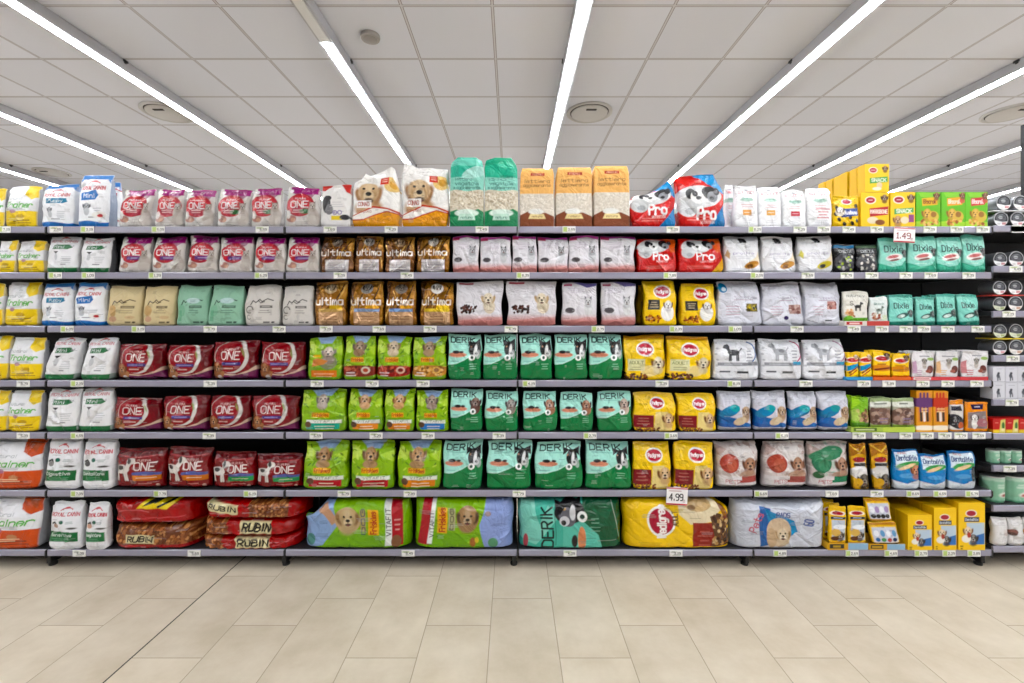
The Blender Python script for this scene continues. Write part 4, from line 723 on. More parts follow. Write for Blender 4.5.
def d_dogcarton(p, k):
    p.fill('D3D3DC'); p.lines(.5, .85, 1, .6, .04, 'A8A8B6', .04); p.rect(.04, .02, .96, .06, 'B8B8C4'); p.rect(.97, 0, 1, 1, 'B0B0BC'); p.ell(.42, .42, .1, .14, '4A4E5A'); p.ell(.46, .58, .08, .07, '3A3E4A'); p.line([(.4, .38), (.4, .14)], .08, '5A5E6A'); p.line([(.54, .36), (.58, .16)], .07, '5A5E6A')
def d_redcarton(p, k):
    p.fill('C4201E'); p.rect(0, 0, .5, .22, 'E2C84A'); p.poly([(.5, .0), (1, .0), (1, .96), (.62, .9)], 'D8CF7A'); p.ell(.82, .5, .1, .26, '3F7A34'); p.ell(.8, .22, .12, .1, 'E8D8A8'); p.lines(.3, .7, 1, .4, .04, 'E8A89A', .05)
def d_whitepack(p, k):
    p.fill('DCDADA'); p.poly([(0, 1), (1, 1), (1, .9), (0, .94)], 'C9C4C4'); p.lines(.5, .8, 2, .6, .06, 'B8B4B8', .02); p.ell(.22 if k else .8, .5, .14, .1, ('D8D0CC', '8A5A50', 'C88A4A')[k]); p.ell(.2 if k else .8, .42, .12, .06, ('C8B8B0', '5A3A34', 'A86434')[k]); p.lines(.6, .4, 4, .5, .07, 'C4C0C4', .02)
def d_tag(p, k):
    p.fill('E9E8E4'); p.rect(0, 0, .04, 1, 'C9C8C4'); p.rect(0, .93, 1, 1, 'D0CFCC')
    r = p.rs
    if k == 0: p.rect(.06, .12, .36, .88, 'B9D07A')
    else: p.rect(.06, .62, .6, .86, 'C9D6A8' if k == 1 else 'D9D9D4')
    p.text('%d.%d9' % (r.randint(1, 9), r.randint(0, 9)), .68 if k == 0 else .6, .5, .34, '33352F', .5, .2); p.lines(.5, .16, 1, .6, .1, '8A8A84', .07)
    if k: p.lines(.3, .8, 2, .36, .16, '6A6C66', .07)
def d_promo(p, k):
    p.fill('F1EEEE'); p.rect(0, 0, 1, .09, 'CC2A34'); p.rect(0, .9, 1, 1, 'D8868C'); p.text(('1.49', '4.99')[k], .46, .45, .36, '9A2A34' if k == 0 else '33262A', .64, .17); p.lines(.4, .8, 1, .7, .05, 'C89AA0', .06); p.lines(.84, .3, 2, .16, .1, '9A5A60', .05)

# ---------------------------------------------------------------- the goods: key -> print, shape, film, name, category, look, plural
D = dict(
 tr=(d_trainer, 'stand', 'satin', 'kibble_bag', 'pet food bag', ['white and yellow kibble bag', 'white and orange kibble bag'], ['yellow-footed bags', 'orange-footed bags']),
 rb=(d_rcblue, 'stand', 'satin', 'kibble_bag', 'pet food bag', 'white kibble bag with blue ends', 'blue-ended bags'),
 rm=(d_rcmini, 'stand', 'satin', 'kibble_bag', 'pet food bag', 'white kibble bag with green foot', 'green-footed bags'),
 rg=(d_rcbig, 'stand', 'satin', 'kibble_bag', 'pet food bag', 'white kibble bag with green banner', 'green-bannered bags'),
 oc=(d_onecat, 'stand', 'film', 'kibble_bag', 'pet food bag', 'magenta topped bag with red disc', 'magenta-topped bags'),
 ha=(d_happy, 'stand', 'satin', 'kibble_bag', 'pet food bag', 'white bag with red top corners', 'red-cornered bag'),
 co=(d_conad, 'stand', 'film', 'kibble_bag', 'pet food bag', 'large white bag with puppy face', 'puppy-face bags'),
 lg=(d_litgreen, 'block', 'satin', 'litter_bag', 'cat litter', 'tall mint and green litter block', 'mint litter blocks'),
 lo=(d_litorange, 'block', 'paper', 'litter_bag', 'cat litter', 'apricot and brown litter block', 'apricot litter blocks'),
 pr=(d_pro, 'stand', 'film', 'kibble_bag', 'pet food bag', 'glossy red bag with spotted dogs', 'red dog bags'),
 wh=(d_white, 'stand', 'satin', 'kibble_bag', 'pet food bag', 'slim white bag with pink lettering', 'slim white bags'),
 ca=(d_cane, 'stand', 'film', 'kibble_bag', 'pet food bag', 'white bag with biscuits at foot', 'biscuit-picture bags'),
 pe=(d_pedigree, 'stand', 'film', 'kibble_bag', 'pet food bag', ['yellow bag with black label strip', 'yellow bag with cream label patch', 'yellow bag with dark red panel'], 'yellow dog bags'),
 ul=(d_ultima, 'stand', 'foil', 'kibble_bag', 'pet food bag', 'shiny brown and gold kibble bag', 'brown-gold bags'),
 pw=(d_pinkwhite, 'pouch', 'film', 'kibble_bag', 'pet food bag', ['pale bag with purple top edge', 'wide pale bag with retriever head', 'narrow pale bag with grey terrier'], ['purple-edged bags', 'retriever-head bags', 'grey-terrier bags']),
 he=(d_herbal, 'stand', 'paper', 'kibble_bag', 'pet food bag', ['cream paper bag with script lettering', 'mint paper bag with script lettering', 'grey paper bag with script lettering'], ['cream paper bags', 'mint paper bags', 'grey paper bags']),
 fr=(d_friskies, 'stand', 'film', 'kibble_bag', 'pet food bag', 'grass green bag with dog portrait', 'grass green bags'),
 de=(d_derik, 'stand', 'film', 'kibble_bag', 'pet food bag', 'mint and dark green dog bag', 'mint-green dog bags'),
 od=(d_onedog, 'flat', 'film', 'kibble_bag', 'pet food bag', 'dark red pack with pale ring', 'dark red packs'),
 ol=(d_oneleg, 'flat', 'film', 'kibble_bag', 'pet food bag', ['red pack with dog, orange stripe', 'red pack with dog, orange stripe', 'red pack with dog, green stripe', 'red pack with dog, green stripe'], 'red standing-dog packs'),
 ru=(d_rubin, 'sack', 'film', 'kibble_sack', 'pet food bag', ['plain red sack with yellow patch', 'red sack with wide kibble window', 'red sack, cream label tilted', 'red sack, cream label mid-height', 'red sack, cream label lowest'], 'stacked red sacks'),
 fs=(d_frisksack, 'sack', 'film', 'kibble_sack', 'pet food bag', ['big green sack with blue end', 'big green sack with lilac end'], 'big green sacks'),
 ds=(d_deriksack, 'sack', 'film', 'kibble_sack', 'pet food bag', 'big mint and dark green sack', 'big mint sack'),
 ps=(d_pedsack, 'sack', 'film', 'kibble_sack', 'pet food bag', 'big yellow sack with red rosette', 'big yellow sack'),
 as_=(d_padsack, 'sack', 'film', 'pad_pack', 'puppy pads', 'big pale grey pack of pads with blue band', 'big pale pad pack'),
 pa=(d_pads, 'stand', 'film', 'pad_pack', 'puppy pads', ['white pad pack with black dog', 'white pad pack with grey dog', 'white pad pack with grey dog'], 'white pad packs'),
 bp=(d_bluepads, 'flat', 'film', 'pad_pack', 'puppy pads', 'pale pad pack with blue wave', 'blue-wave packs'),
 rp=(d_redpads, 'flat', 'film', 'pad_pack', 'puppy pads', ['pale pad pack with red patches', 'pale pad pack with red patches', 'pale pad pack with green patches'], 'patched pad packs'),
 cn=(d_cone, 'box', 'card', 'treat_box', 'dog treats', ['tall yellow treat carton', 'yellow treat carton, red ribbon print', 'yellow treat carton, green ribbon print'], 'yellow cartons'),
 ju=(d_jumbone, 'pouch', 'film', 'treat_pouch', 'dog treats', 'yellow spotted chew pouch', 'yellow spotted pouch'),
 gc=(d_greencarton, 'box', 'card', 'treat_box', 'dog treats', 'bright green biscuit carton with puppy', 'green cartons'),
 bk=(d_blackpouch, 'pouch', 'film', 'treat_pouch', 'dog treats', ['black chew pouch with blue strip', 'black chew pouch with green strip'], 'black pouches'),
 dx=(d_dixie, 'pouch', 'satin', 'treat_pouch', 'dog treats', 'teal upright treat pouch', 'teal pouches'),
 dz=(d_dixsmall, 'pouch', 'satin', 'treat_pouch', 'dog treats', 'small leaning teal treat pouch', 'small teal pouches'),
 ns=(d_natursnack, 'pouch', 'satin', 'treat_pouch', 'dog treats', ['cream snack pouch with green foot', 'pale snack pouch with dog silhouette'], 'pale snack pouches'),
 sy=(d_smallyellow, 'pouch', 'film', 'treat_pouch', 'dog treats', ['slim yellow treat pouch, blue band', 'slim yellow treat pouch, blue band', 'yellow treat pouch, orange foot', 'yellow treat pouch, orange foot'], 'small yellow pouches'),
 wp=(d_whitepouch, 'pouch', 'film', 'treat_pouch', 'dog treats', ['white treat pouch, mauve edge', 'white treat pouch, amber edge', 'white treat pouch, red edge'], 'white treat pouches'),
 gp=(d_greenpouch, 'pouch', 'satin', 'treat_pouch', 'dog treats', ['lime green treat pouch', 'olive grey treat pouch'], 'olive pouches'),
 ob=(d_orangebox, 'box', 'card', 'treat_box', 'dog treats', ['orange stick box with purple print', 'orange stick box with red print'], 'orange stick boxes'),
 db=(d_darkbrand, 'pouch', 'film', 'treat_pouch', 'dog treats', ['white treat pouch with dark dog', 'orange treat pouch with white dog'], 'dark-badged pouches'),
 ly=(d_leanyellow, 'pouch', 'foil', 'treat_pouch', 'dog treats', 'crumpled golden stick pouch', 'golden stick pouches'),
 dl=(d_dental, 'pouch', 'film', 'treat_pouch', 'dog treats', 'bright blue dental chew pouch', 'bright blue pouches'),
 dt=(d_dentastix, 'box', 'card', 'treat_box', 'dog treats', 'yellow dental stick carton', 'yellow stick cartons'),
 dp=(d_dentapouch, 'pouch', 'film', 'treat_pouch', 'dog treats', 'slim yellow dental stick pouch', 'slim yellow pouches'),
 dm=(d_dentamulti, 'pouch', 'film', 'treat_pouch', 'dog treats', ['yellow multipack pouch, upper of two', 'yellow multipack pouch, lower of two'], 'yellow multipacks'),
 dc=(d_dogcarton, 'box', 'card', 'food_carton', 'pet food box', 'white carton with grey dog', 'white dog cartons'),
 rc=(d_redcarton, 'box', 'card', 'food_carton', 'pet food box', 'small red and cream carton', 'red cartons'),
 wk=(d_whitepack, 'pouch', 'satin', 'treat_pouch', 'dog treats', 'plain white pouch with faint print', 'plain white pouches'),
)
SH = ['top', 'second', 'third', 'fourth', 'fifth', 'sixth', 'bottom']
LIP = [226.5, 272.4, 326, 380.5, 432.5, 490.5, 550]
ORD = 'first second third fourth fifth sixth seventh eighth ninth tenth'.split()
NUM = 'one two three four five six seven eight nine ten'.split()

rows = [
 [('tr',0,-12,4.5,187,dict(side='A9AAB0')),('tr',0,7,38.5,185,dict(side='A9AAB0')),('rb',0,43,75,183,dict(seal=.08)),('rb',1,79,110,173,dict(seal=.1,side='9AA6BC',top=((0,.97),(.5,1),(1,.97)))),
  ('rb',1,108.5,118.5,181,dict(d=.07,yo=.15,seal=.1)),
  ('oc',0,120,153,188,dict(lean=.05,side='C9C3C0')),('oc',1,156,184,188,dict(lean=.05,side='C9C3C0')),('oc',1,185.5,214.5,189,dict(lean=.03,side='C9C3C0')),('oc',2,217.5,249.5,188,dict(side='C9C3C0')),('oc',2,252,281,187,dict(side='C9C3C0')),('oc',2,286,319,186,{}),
  ('ha',0,321,351,184,{}),('co',0,353,400,165,dict(d=.13,seal=0,top=((0,.72),(.13,.8),(.2,.87),(.32,.83),(.5,.88),(.78,1),(.86,.97),(1,.62)))),('co',1,402,449,161,dict(d=.13,seal=0,top=((0,1.0),(.12,.96),(.3,.9),(.6,.92),(.97,.9),(1,.7)))),
  ('lg',0,450,483.5,157,dict(top=((0,.93),(.2,1),(.8,1),(1,.95)))),('lg',1,484.5,518,157,dict(top=((0,.96),(.3,1),(.85,.99),(1,.9)))),
  ('lo',0,520,554,168,{}),('lo',0,556,592,167,{}),('lo',0,594,629.5,165.5,{}),
  ('pr',0,631,675,180,dict(d=.13,seal=.03,top=((0,.62),(.12,.66),(.45,.72),(.62,.82),(.9,1),(1,.9)))),('pr',1,677,724.5,173,dict(d=.13,seal=.03,lean=-.03,top=((0,.93),(.1,.95),(.4,.96),(.85,1),(1,.8)))),
  ('wh',4,725.5,733.5,184,dict(d=.05,yo=.12)),('wh',0,735,757.5,185,{}),('wh',1,758.5,781,186,{}),('wh',2,782.5,805.5,189,{}),('wh',3,807,831.5,187,{}),
  ('ju',0,833,859,195,dict(d=.04)),('cn',1,861,889,192.5,dict(d=.056,rows=6,pitch=.066,side='EDBD12')),('cn',2,890.5,915,192,dict(d=.06)),('gc',0,916,940.5,192,dict(d=.06)),('gc',1,941.3,965,192,dict(d=.06)),('gc',2,965.4,987.6,192,dict(d=.06))],
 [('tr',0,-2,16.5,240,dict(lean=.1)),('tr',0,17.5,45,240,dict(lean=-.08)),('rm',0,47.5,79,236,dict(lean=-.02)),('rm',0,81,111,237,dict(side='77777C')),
  ('oc',3,120,151,236,dict(side='C9C3C0')),('oc',3,153,185,236,dict(side='C9C3C0')),('oc',3,188.5,217.5,235,{}),('oc',3,219.5,252.5,236,{}),('oc',3,255,285,236,{}),('oc',3,287,319,236,{}),
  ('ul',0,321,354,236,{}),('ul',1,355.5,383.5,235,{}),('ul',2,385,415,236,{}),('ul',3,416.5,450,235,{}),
  ('pw',0,452.5,479,235,{}),('pw',0,480,511,236,{}),('pw',0,512.5,537,235,{}),('pw',0,538,568,236,{}),('pw',0,569,599,235,{}),('pw',0,600,635,235,{}),
  ('pr',2,637,676.5,238,dict(d=.12,seal=.03)),('pr',3,678,722.5,238,dict(d=.12,seal=.03)),('ca',0,724.5,760,235,dict(lean=-.02)),('ca',1,761.5,794.5,236,dict(lean=-.02)),('ca',2,798,833,235,dict(lean=.05)),
  ('bk',0,834.5,854.5,243,dict(d=.05)),('bk',1,856,877.5,243,dict(d=.05)),('dx',0,879,906.5,237,dict(d=.05)),('dx',0,908,936,235,dict(d=.05)),('dx',0,937,961.5,236,dict(d=.05)),('dx',0,962.5,985.2,233,dict(d=.05,lean=-.04))],
 [('tr',0,-14,3.2,282,{}),('tr',0,6,38.5,281,{}),('rb',0,41.5,73,282,dict(lean=-.03)),('rb',1,75,105.5,281,dict(lean=-.04)),('he',0,108,142,285,{}),('he',0,143.5,175.5,285,dict(lean=.03)),('he',1,177,208.5,284,{}),('he',1,209.5,243,284,dict(lean=.05)),
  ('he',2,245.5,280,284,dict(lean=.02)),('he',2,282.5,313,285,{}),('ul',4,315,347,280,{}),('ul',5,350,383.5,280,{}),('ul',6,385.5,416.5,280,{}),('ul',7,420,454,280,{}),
  ('pw',1,456.5,502.5,280,{}),('pw',1,507,556.5,280,{}),('pw',2,562,597,281,{}),('pw',2,601,635.5,281,{}),('pe',0,638,668,283,dict(d=.09,yo=.17)),('pe',0,643.5,676.5,278,{}),('pe',0,681,715.5,282,{}),
  ('pa',1,717.5,760.5,280,dict(d=.12,f='cane2')),('pa',1,762,802,281,dict(d=.12,f='cane2')),('pa',1,804,840,281,dict(d=.12,f='cane2')),
  ('ns',0,843,868,290,dict(d=.035,zb=323)),('ns',1,869.5,887.5,296,dict(d=.03,zb=323)),('dz',0,890,915.5,294,dict(d=.035,tilt=6,rows=3,pitch=.045,lean=.1)),('dz',0,917,936.5,296,dict(d=.035,tilt=6,rows=3,pitch=.045,lean=.1)),('dz',0,938.5,958,293,dict(d=.035,tilt=6,rows=3,pitch=.045,lean=.1)),('dz',0,960,980,293,dict(d=.035,tilt=6,rows=3,pitch=.045))],
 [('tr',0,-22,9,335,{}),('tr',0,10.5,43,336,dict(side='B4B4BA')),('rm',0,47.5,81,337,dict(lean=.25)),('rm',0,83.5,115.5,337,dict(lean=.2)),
  ('od',0,118,165,343,dict(lean=-.01)),('od',0,167,211,344,{}),('od',0,212.5,257.5,340,{}),('od',0,260,305,341,{}),
  ('fr',0,308.5,342,336,{}),('fr',1,344,375.5,335,{}),('fr',2,377,411,335,{}),('fr',3,412.5,446.5,335,{}),
  ('de',0,448,481.5,333,{}),('de',0,483,517,333,{}),('de',1,520,552.5,333,{}),('de',0,554,587.5,333,{}),('de',1,589,622.5,333,{}),
  ('pe',1,624,665.5,334,{}),('pe',1,667,711,335,{}),('pa',0,713.5,758,338,dict(d=.12)),('pa',1,760,801.5,338,dict(d=.12)),('pa',2,803,845,338,dict(d=.12,lean=.02)),
  ('sy',0,847,858.5,352,dict(d=.025,zb=378,rows=3,pitch=.03)),('sy',1,860,871.5,352,dict(d=.025,zb=378,rows=3,pitch=.03)),('sy',2,873,890.5,350,dict(d=.025,zb=378,rows=3,pitch=.03)),('sy',3,892,909.5,353,dict(d=.025,zb=378,rows=3,pitch=.03)),
  ('wp',0,912,934,351,dict(d=.025,zb=379,rows=4,pitch=.032,lean=.05)),('wp',1,936,958.5,351,dict(d=.025,zb=379,rows=4,pitch=.032,lean=.05)),('wp',2,961,988,350,dict(d=.025,zb=379,rows=4,pitch=.032,lean=.04))],
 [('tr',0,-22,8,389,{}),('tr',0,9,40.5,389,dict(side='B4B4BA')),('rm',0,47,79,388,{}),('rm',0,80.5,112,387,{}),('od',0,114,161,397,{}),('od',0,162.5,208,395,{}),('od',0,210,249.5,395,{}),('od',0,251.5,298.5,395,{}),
  ('fr',4,301,346,388,{}),('fr',5,348.5,382.5,388,{}),('fr',6,384.5,414.5,388,{}),('fr',7,416,448.5,389,{}),('de',2,450,482.5,388,{}),('de',3,485,518,390,{}),('de',4,523,557,390,{}),('de',4,560,593,391,{}),('de',5,597,631.5,390,{}),
  ('pe',2,633.5,675.5,391,{}),('pe',2,677.5,716,392,dict(lean=-.02)),('bp',0,718,751.5,390,dict(d=.1)),('bp',0,753,787,390,dict(d=.1,lean=-.04)),('bp',0,788.5,817,390,dict(d=.1,lean=-.03)),('bp',0,818,849,390,dict(d=.1,lean=-.03)),
  ('gp',0,851.5,868.5,396,dict(d=.03,zb=428,rows=2,pitch=.05)),('gp',1,870,891,397,dict(d=.03,zb=428,rows=2,pitch=.05)),('gp',1,892.5,914.5,397,dict(d=.03,zb=428)),
  ('ob',0,916.5,932.5,391,dict(d=.04)),('ob',1,933.5,948,391,dict(d=.04)),('db',0,949.5,963.5,399,dict(d=.03)),('db',1,965,988,401,dict(d=.03))],
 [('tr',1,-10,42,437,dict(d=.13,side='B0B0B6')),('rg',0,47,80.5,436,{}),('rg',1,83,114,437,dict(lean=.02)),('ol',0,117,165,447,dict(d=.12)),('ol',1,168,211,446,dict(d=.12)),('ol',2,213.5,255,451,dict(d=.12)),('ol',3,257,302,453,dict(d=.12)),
  ('fr',8,303.5,348,439,dict(d=.13)),('fr',9,351,394.5,439,dict(d=.13)),('fr',10,397.5,441,439,dict(d=.13)),('de',0,443,483,439,dict(lean=.02,d=.12)),('de',1,486,532,439,dict(d=.12,lean=.03)),('de',0,535,582,440,dict(d=.12)),('de',1,585,631,440,dict(d=.12,lean=-.02)),
  ('pe',2,633,671,440,{}),('pe',2,673.5,714,440,dict(lean=.02)),('rp',0,716,757.5,440,dict(d=.13)),('rp',1,763.5,806,440,dict(d=.13)),('rp',2,808,848.5,440,dict(d=.13)),
  ('ly',0,850,868,442,dict(d=.04,lean=-.22)),('ly',0,870.5,889.5,442,dict(d=.04,lean=-.22)),('dl',0,893,918.5,448,dict(d=.05)),('dl',1,920,946,453,dict(d=.05)),('dl',2,948,975,450,dict(d=.05))],
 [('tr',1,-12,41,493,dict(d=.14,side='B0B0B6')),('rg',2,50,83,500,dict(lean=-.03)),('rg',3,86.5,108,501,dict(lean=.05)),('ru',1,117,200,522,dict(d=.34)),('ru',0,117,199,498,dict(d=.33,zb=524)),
  ('ru',4,203,301,534.5,dict(d=.34)),('ru',3,204,300,517.5,dict(d=.33,zb=536)),('ru',2,205,306,499.5,dict(d=.33,zb=519)),('fs',0,306,411,496,dict(top=((0,.55),(.1,.7),(.22,1),(.6,.98),(1,.95)))),('fs',1,415,513,496,{}),('ds',0,519,621,496,{}),
  ('ps',0,623,729,495,dict(top=((0,.9),(.1,.98),(.75,1),(.85,.98),(1,.75)))),('as_',0,731,823,496,dict(top=((0,.97),(.1,1),(.4,.9),(.6,.9),(.95,1),(1,.97)))),
  ('dp',0,829,846,505,dict(d=.03,zb=544,rows=3,pitch=.05)),('dp',0,848,865.5,505,dict(d=.03,zb=544)),('dm',1,869,899,521,dict(d=.04,zb=545,lean=-.15)),('dm',0,865,891,497,dict(d=.035,zb=521.5,lean=-.2)),
  ('dt',0,908,932,515,dict(d=.075,rows=4,pitch=.084,side='EDBD12')),('dt',0,934,956.5,508,dict(d=.075,rows=4,pitch=.084,side='EDBD12')),('dt',0,958.5,985,503,dict(d=.078,rows=4,pitch=.086,side='EDBD12'))],
]
LIP5 = [225.5, 266, 311, 355.5, 399.5, 433.5, 465.5, 505.5, 546.5]
SH5 = ['topmost', 'second', 'third', 'fourth', 'fifth', 'sixth', 'seventh', 'eighth', 'lowest']

def sub(f, k): return f[k] if isinstance(f, list) else f
BASE_PALE = d_pads
def d_pale(p, k):     # crinkled pale pad bags, third shelf
    p.fill('D6D7E2'); p.lines(.56, .56, 1, .5, .04, 'A8889A', .016); p.lines(.32, .42, 4, .34, .06, 'C89AA8', .016)
    if k == 0: p.ell(.1, .84, .1, .12, '2A88C0'); p.ell(.12, .8, .05, .05, 'CFE4F0'); p.rect(.62, .3, .9, .48, '7A6A2A'); p.kib(.64, .32, .9, .46, .04, ['C8B43A', '4A4420', 'A89030'])
    elif k == 1: p.rect(.62, .26, .92, .46, 'B08A84'); p.kib(.64, .28, .9, .44, .045, ['C8A8A0', '8A5A54', '9A706A']); p.ell(.54, .17, .05, .045, '3A2A6A')
    else: p.rect(.56, .36, .86, .54, 'C8908A'); p.kib(.58, .38, .84, .52, .045, ['D8A8A0', '9A605A', 'B88880']); p.rect(.5, .1, .7, .125, '3A3A44'); p.line([(.04, .12), (.3, .06)], .012, '6A6A74')
    p.text('tappetini', .6, .62, .05, 'A8A0B4', .5)

items = []          # (shelf, x0, x1, phrase) for the price tags
ALLSEED = [100]

def place_pack(key, k, x0, x1, yt, o, Zs, Znext, label, group, seed):
    fn, style, mat, name, cat, desc, short = D[key]
    style = o.get('style', style)
    w_guess = (x1-x0)*2.6/F
    d = o.get('d') or {'stand': min(.105, .52*w_guess), 'pouch': min(.07, .4*w_guess), 'flat': min(.11, .5*w_guess), 'block': .12, 'sack': .2, 'box': .06}[style]
    yo = o.get('yo', .026 if Zs > 1.2 else .006 if Zs > .3 else -.004); Yf = YS + yo
    Yx = Yf + {'stand': .22, 'pouch': .3, 'flat': .3, 'block': .05, 'sack': .3 if d < .3 else .2, 'box': 0}[style]*d
    X0, X1 = wx(x0, Yx), wx(x1, Yx); w = X1 - X0
    zb = Zs + .0016
    if 'zb' in o: zb = max(Zs + .0036, wz(o['zb'], Yf))
    yc = Yf + d/2
    Yt = {'stand': Yf+d*.42, 'pouch': Yf+d*.42, 'flat': Yf+d*.4, 'block': Yf+.01, 'sack': Yf+(d*.3 if d < .3 else .03), 'box': Yf}[style]
    zt = wz(yt, Yt)
    if Znext: zt = min(zt, Znext - .034)
    h = zt - zb; lean = o.get('lean', 0)
    cx = (X0+X1)/2 - lean*w/2
    paint = (lambda p: d_pale(p, o['pk'])) if o.get('f') == 'cane2' else (lambda p: fn(p, k))
    body, seal = pack_mesh(name, w*(1-abs(lean)*.5), h, d, style, paint, seed, x1-x0, (h/2.6)*F, lean, o.get('top'), o.get('seal', .07 if style == 'stand' else .06), o.get('side'), o.get('crink', 1))
    M_ = M[mat]
    if seal is None:
        body.materials.append(M_); root = bpy.data.objects.new(name, body); COL.objects.link(root); root.location = (cx, yc, zb)
    else:
        root = empty(name, (cx, yc, zb)); link('pouch_body', body, M_, root); link('top_seal', seal, M_, root)
    if o.get('tilt'): t_ = math.radians(o['tilt']); root.rotation_euler[0] = -t_; zb += d/2*math.sin(t_); root.location.z = zb
    tag(root, label, cat, group)
    return root, (cx, yc, zb, w, h, d)

def copy_tree(o, loc):
    c = o.copy(); COL.objects.link(c); c.location = loc
    for ch in o.children:
        e = ch.copy(); COL.objects.link(e); e.parent = c
    return c

pk = 0
ZS = [wz(y, YS) for y in LIP]
for si, row in enumerate(rows):
    runs, prev = [], None                       # consecutive look-alikes
    for it in row:
        dsc = sub(D[it[0]][5], it[1])
        if it[5].get('f') == 'cane2': dsc = 'crinkled pale grey pad bag'
        if dsc != prev: runs.append((dsc, [])); prev = dsc
        runs[-1][1].append(it)
    for ri, (dsc, its) in enumerate(runs):
        def plural(it): return 'pale pad bags' if it[5].get('f') == 'cane2' else sub(D[it[0]][6], it[1])
        own = plural(its[0]); before = [plural(r[1][0]) for r in runs[:ri][::-1]]; after = [plural(r[1][0]) for r in runs[ri+1:]]
        anchor = next(a for a in (before if ri else after)+after if a != own)
        n = len(its); seq = [i for i in (its if ri else its[::-1]) if i[5].get('yo', 0) < .1 or n == 1] 
        for it in its:
            key, k, x0, x1, yt, o = it; o = dict(o)
            if o.get('f') == 'cane2': o['pk'] = pk; pk += 1
            m = len(seq); i = seq.index(it) if it in seq else 0
            if n == 1: lab = f'{dsc}, {SH[si]} shelf, beside {anchor}'
            else: lab = f'{dsc}, {SH[si]} shelf, {ORD[i]} of {NUM[m-1]} from {anchor}'
            ALLSEED[0] += 7
            if o.get('yo', 0) > .1 and n > 1: lab = f'{dsc}, {SH[si]} shelf, half hidden behind those beside {"magenta-topped bags" if key == "rb" else anchor}'
            root, (cx, yc, zb, w, h, d) = place_pack(key, k, x0, x1, yt, o, ZS[si], ZS[si-1] if si else None, lab, f'{sub(D[key][6], k)} on {SH[si]} shelf', ALLSEED[0])
            if o.get('f') == 'cane2': root['group'] = 'pale pad bags on third shelf'
            if it in seq: items.append((si, x0, x1, dsc if n == 1 else f'{ORD[i]} of {sub(D[key][6], k) if o.get("f") != "cane2" else "pale pad bags"} from {anchor}'))
            for r in range(1, o.get('rows', 1)):
                c = copy_tree(root, (cx + .0025*math.sin(r*5.1+cx*40), yc + r*o['pitch'], zb))
                c['label'] = f'{dsc}, {ORD[r]} back in {ORD[i]} file from {anchor}' if n > 1 else f'{dsc}, {ORD[r]} back in file beside {anchor}'
            if key == 'cn' and k == 1:          # the upper file of tall cartons standing on the lower file
                t, (tx, ty, tz, tw, th, td) = place_pack('cn', 0, 865, 889, 164, dict(d=.056, side='EDBD12'), zb + h + .001, None, 'tall yellow treat carton at front of the raised file on top shelf', 'tall yellow cartons', 77)
                for r in range(1, 6):
                    c = copy_tree(t, (tx + .004*math.sin(r*2.3), ty + r*.066, tz)); c['label'] = f'tall yellow treat carton, {ORD[r]} back in the raised file on top shelf'

# ---------------------------------------------------------------- gondola shelving
JOINTS = [-112, 46.5, 285, 518, 754, 993, 1132]
JX = [wx(j, YS) for j in JOINTS]
BAYN = ['bay holding the trainer kibble by the end', 'bay with magenta and red packs', 'bay with green dog portrait bags', 'bay with mint dog bags', 'bay with cartons and treat pouches', 'bay of tins and tubs']
BAYL = ['black and grey supermarket shelving bay with yellow and orange footed bags', 'black and grey shelving bay holding magenta bags and dark red packs',
        'black and grey shelving bay holding grass green and brown-gold bags', 'black and grey shelving bay holding apricot blocks and yellow bags',
        'black and grey shelving bay holding small treat cartons and white pads', 'black and grey shelving bay holding tins and tubs']
def shelf(parent, x0, x1, Z, front=YS, deep=.44, thick=.026):
    s = MB().box(x0+.003, x1-.003, front+.013, front+deep, Z-thick, Z, .002).build('shelf', M['shelf'], parent)
    prof = [(front+.013, Z-.002), (front+.004, Z+.001), (front+.001, Z-.003), (front, Z-.031), (front+.003, Z-.036), (front+.013, Z-.037)]
    MB().prism(prof, x0+.004, x1-.004).build('price_rail', M['rail'], s)
    br = MB()                                    # curved end clips at the bay joint
    br.prism([(front-.001, Z-.036), (front-.004, Z-.03), (front-.003, Z-.005), (front+.006, Z+.002), (front+.012, Z-.004), (front+.012, Z-.04), (front+.004, Z-.046)], x1-.008, x1-.002)
    br.build('end_clip', M['black'], s)
    return s
for b in range(6):
    x0, x1 = JX[b], JX[b+1]
    root = empty('shelving_bay', ((x0+x1)/2, 0, 0)); tag(root, BAYL[b], 'shelving', 'supermarket shelving bays')
    def rel(mb_fn): return mb_fn
    ox = (x0+x1)/2; a, c = x0-ox, x1-ox
    zs = ZS if b < 5 else [wz(y, YS) for y in LIP5]
    for Z in zs: shelf(root, a, c, Z, YS)
    MB().box(a+.002, c-.002, YS+.445, YS+.47, .02, ZS[0]+.0, .003).build('back_panel', M['back'], root)
    MB().box(c-.05, c-.002, YS+.471, YS+.53, 0, ZS[0]+.01, .004).build('upright', M['black'], root)
    MB().box(a+.01, c-.01, YS+.33, YS+.345, 0, ZS[-1]-.03).build('kick_plate', M['black'], root)
    arm = MB().box(c-.034, c-.01, YS+.03, YS+.44, .02, ZS[-1]-.028, .003); arm.build('base_arm', M['black'], root)
    MB().lathe([(.02, 0), (.021, .012), (.012, .02), (.009, .05)], c-.023, YS+.06, 16).build('foot', M['black'], root, smooth=True)
    if b == 5:
        MB().box(wx(1020, YS+.53)-ox, wx(1020, YS+.53)-ox+.06, YS+.472, YS+.53, 0, wz(122, YS+.472), .004).build('tall_post', M['post'], root)

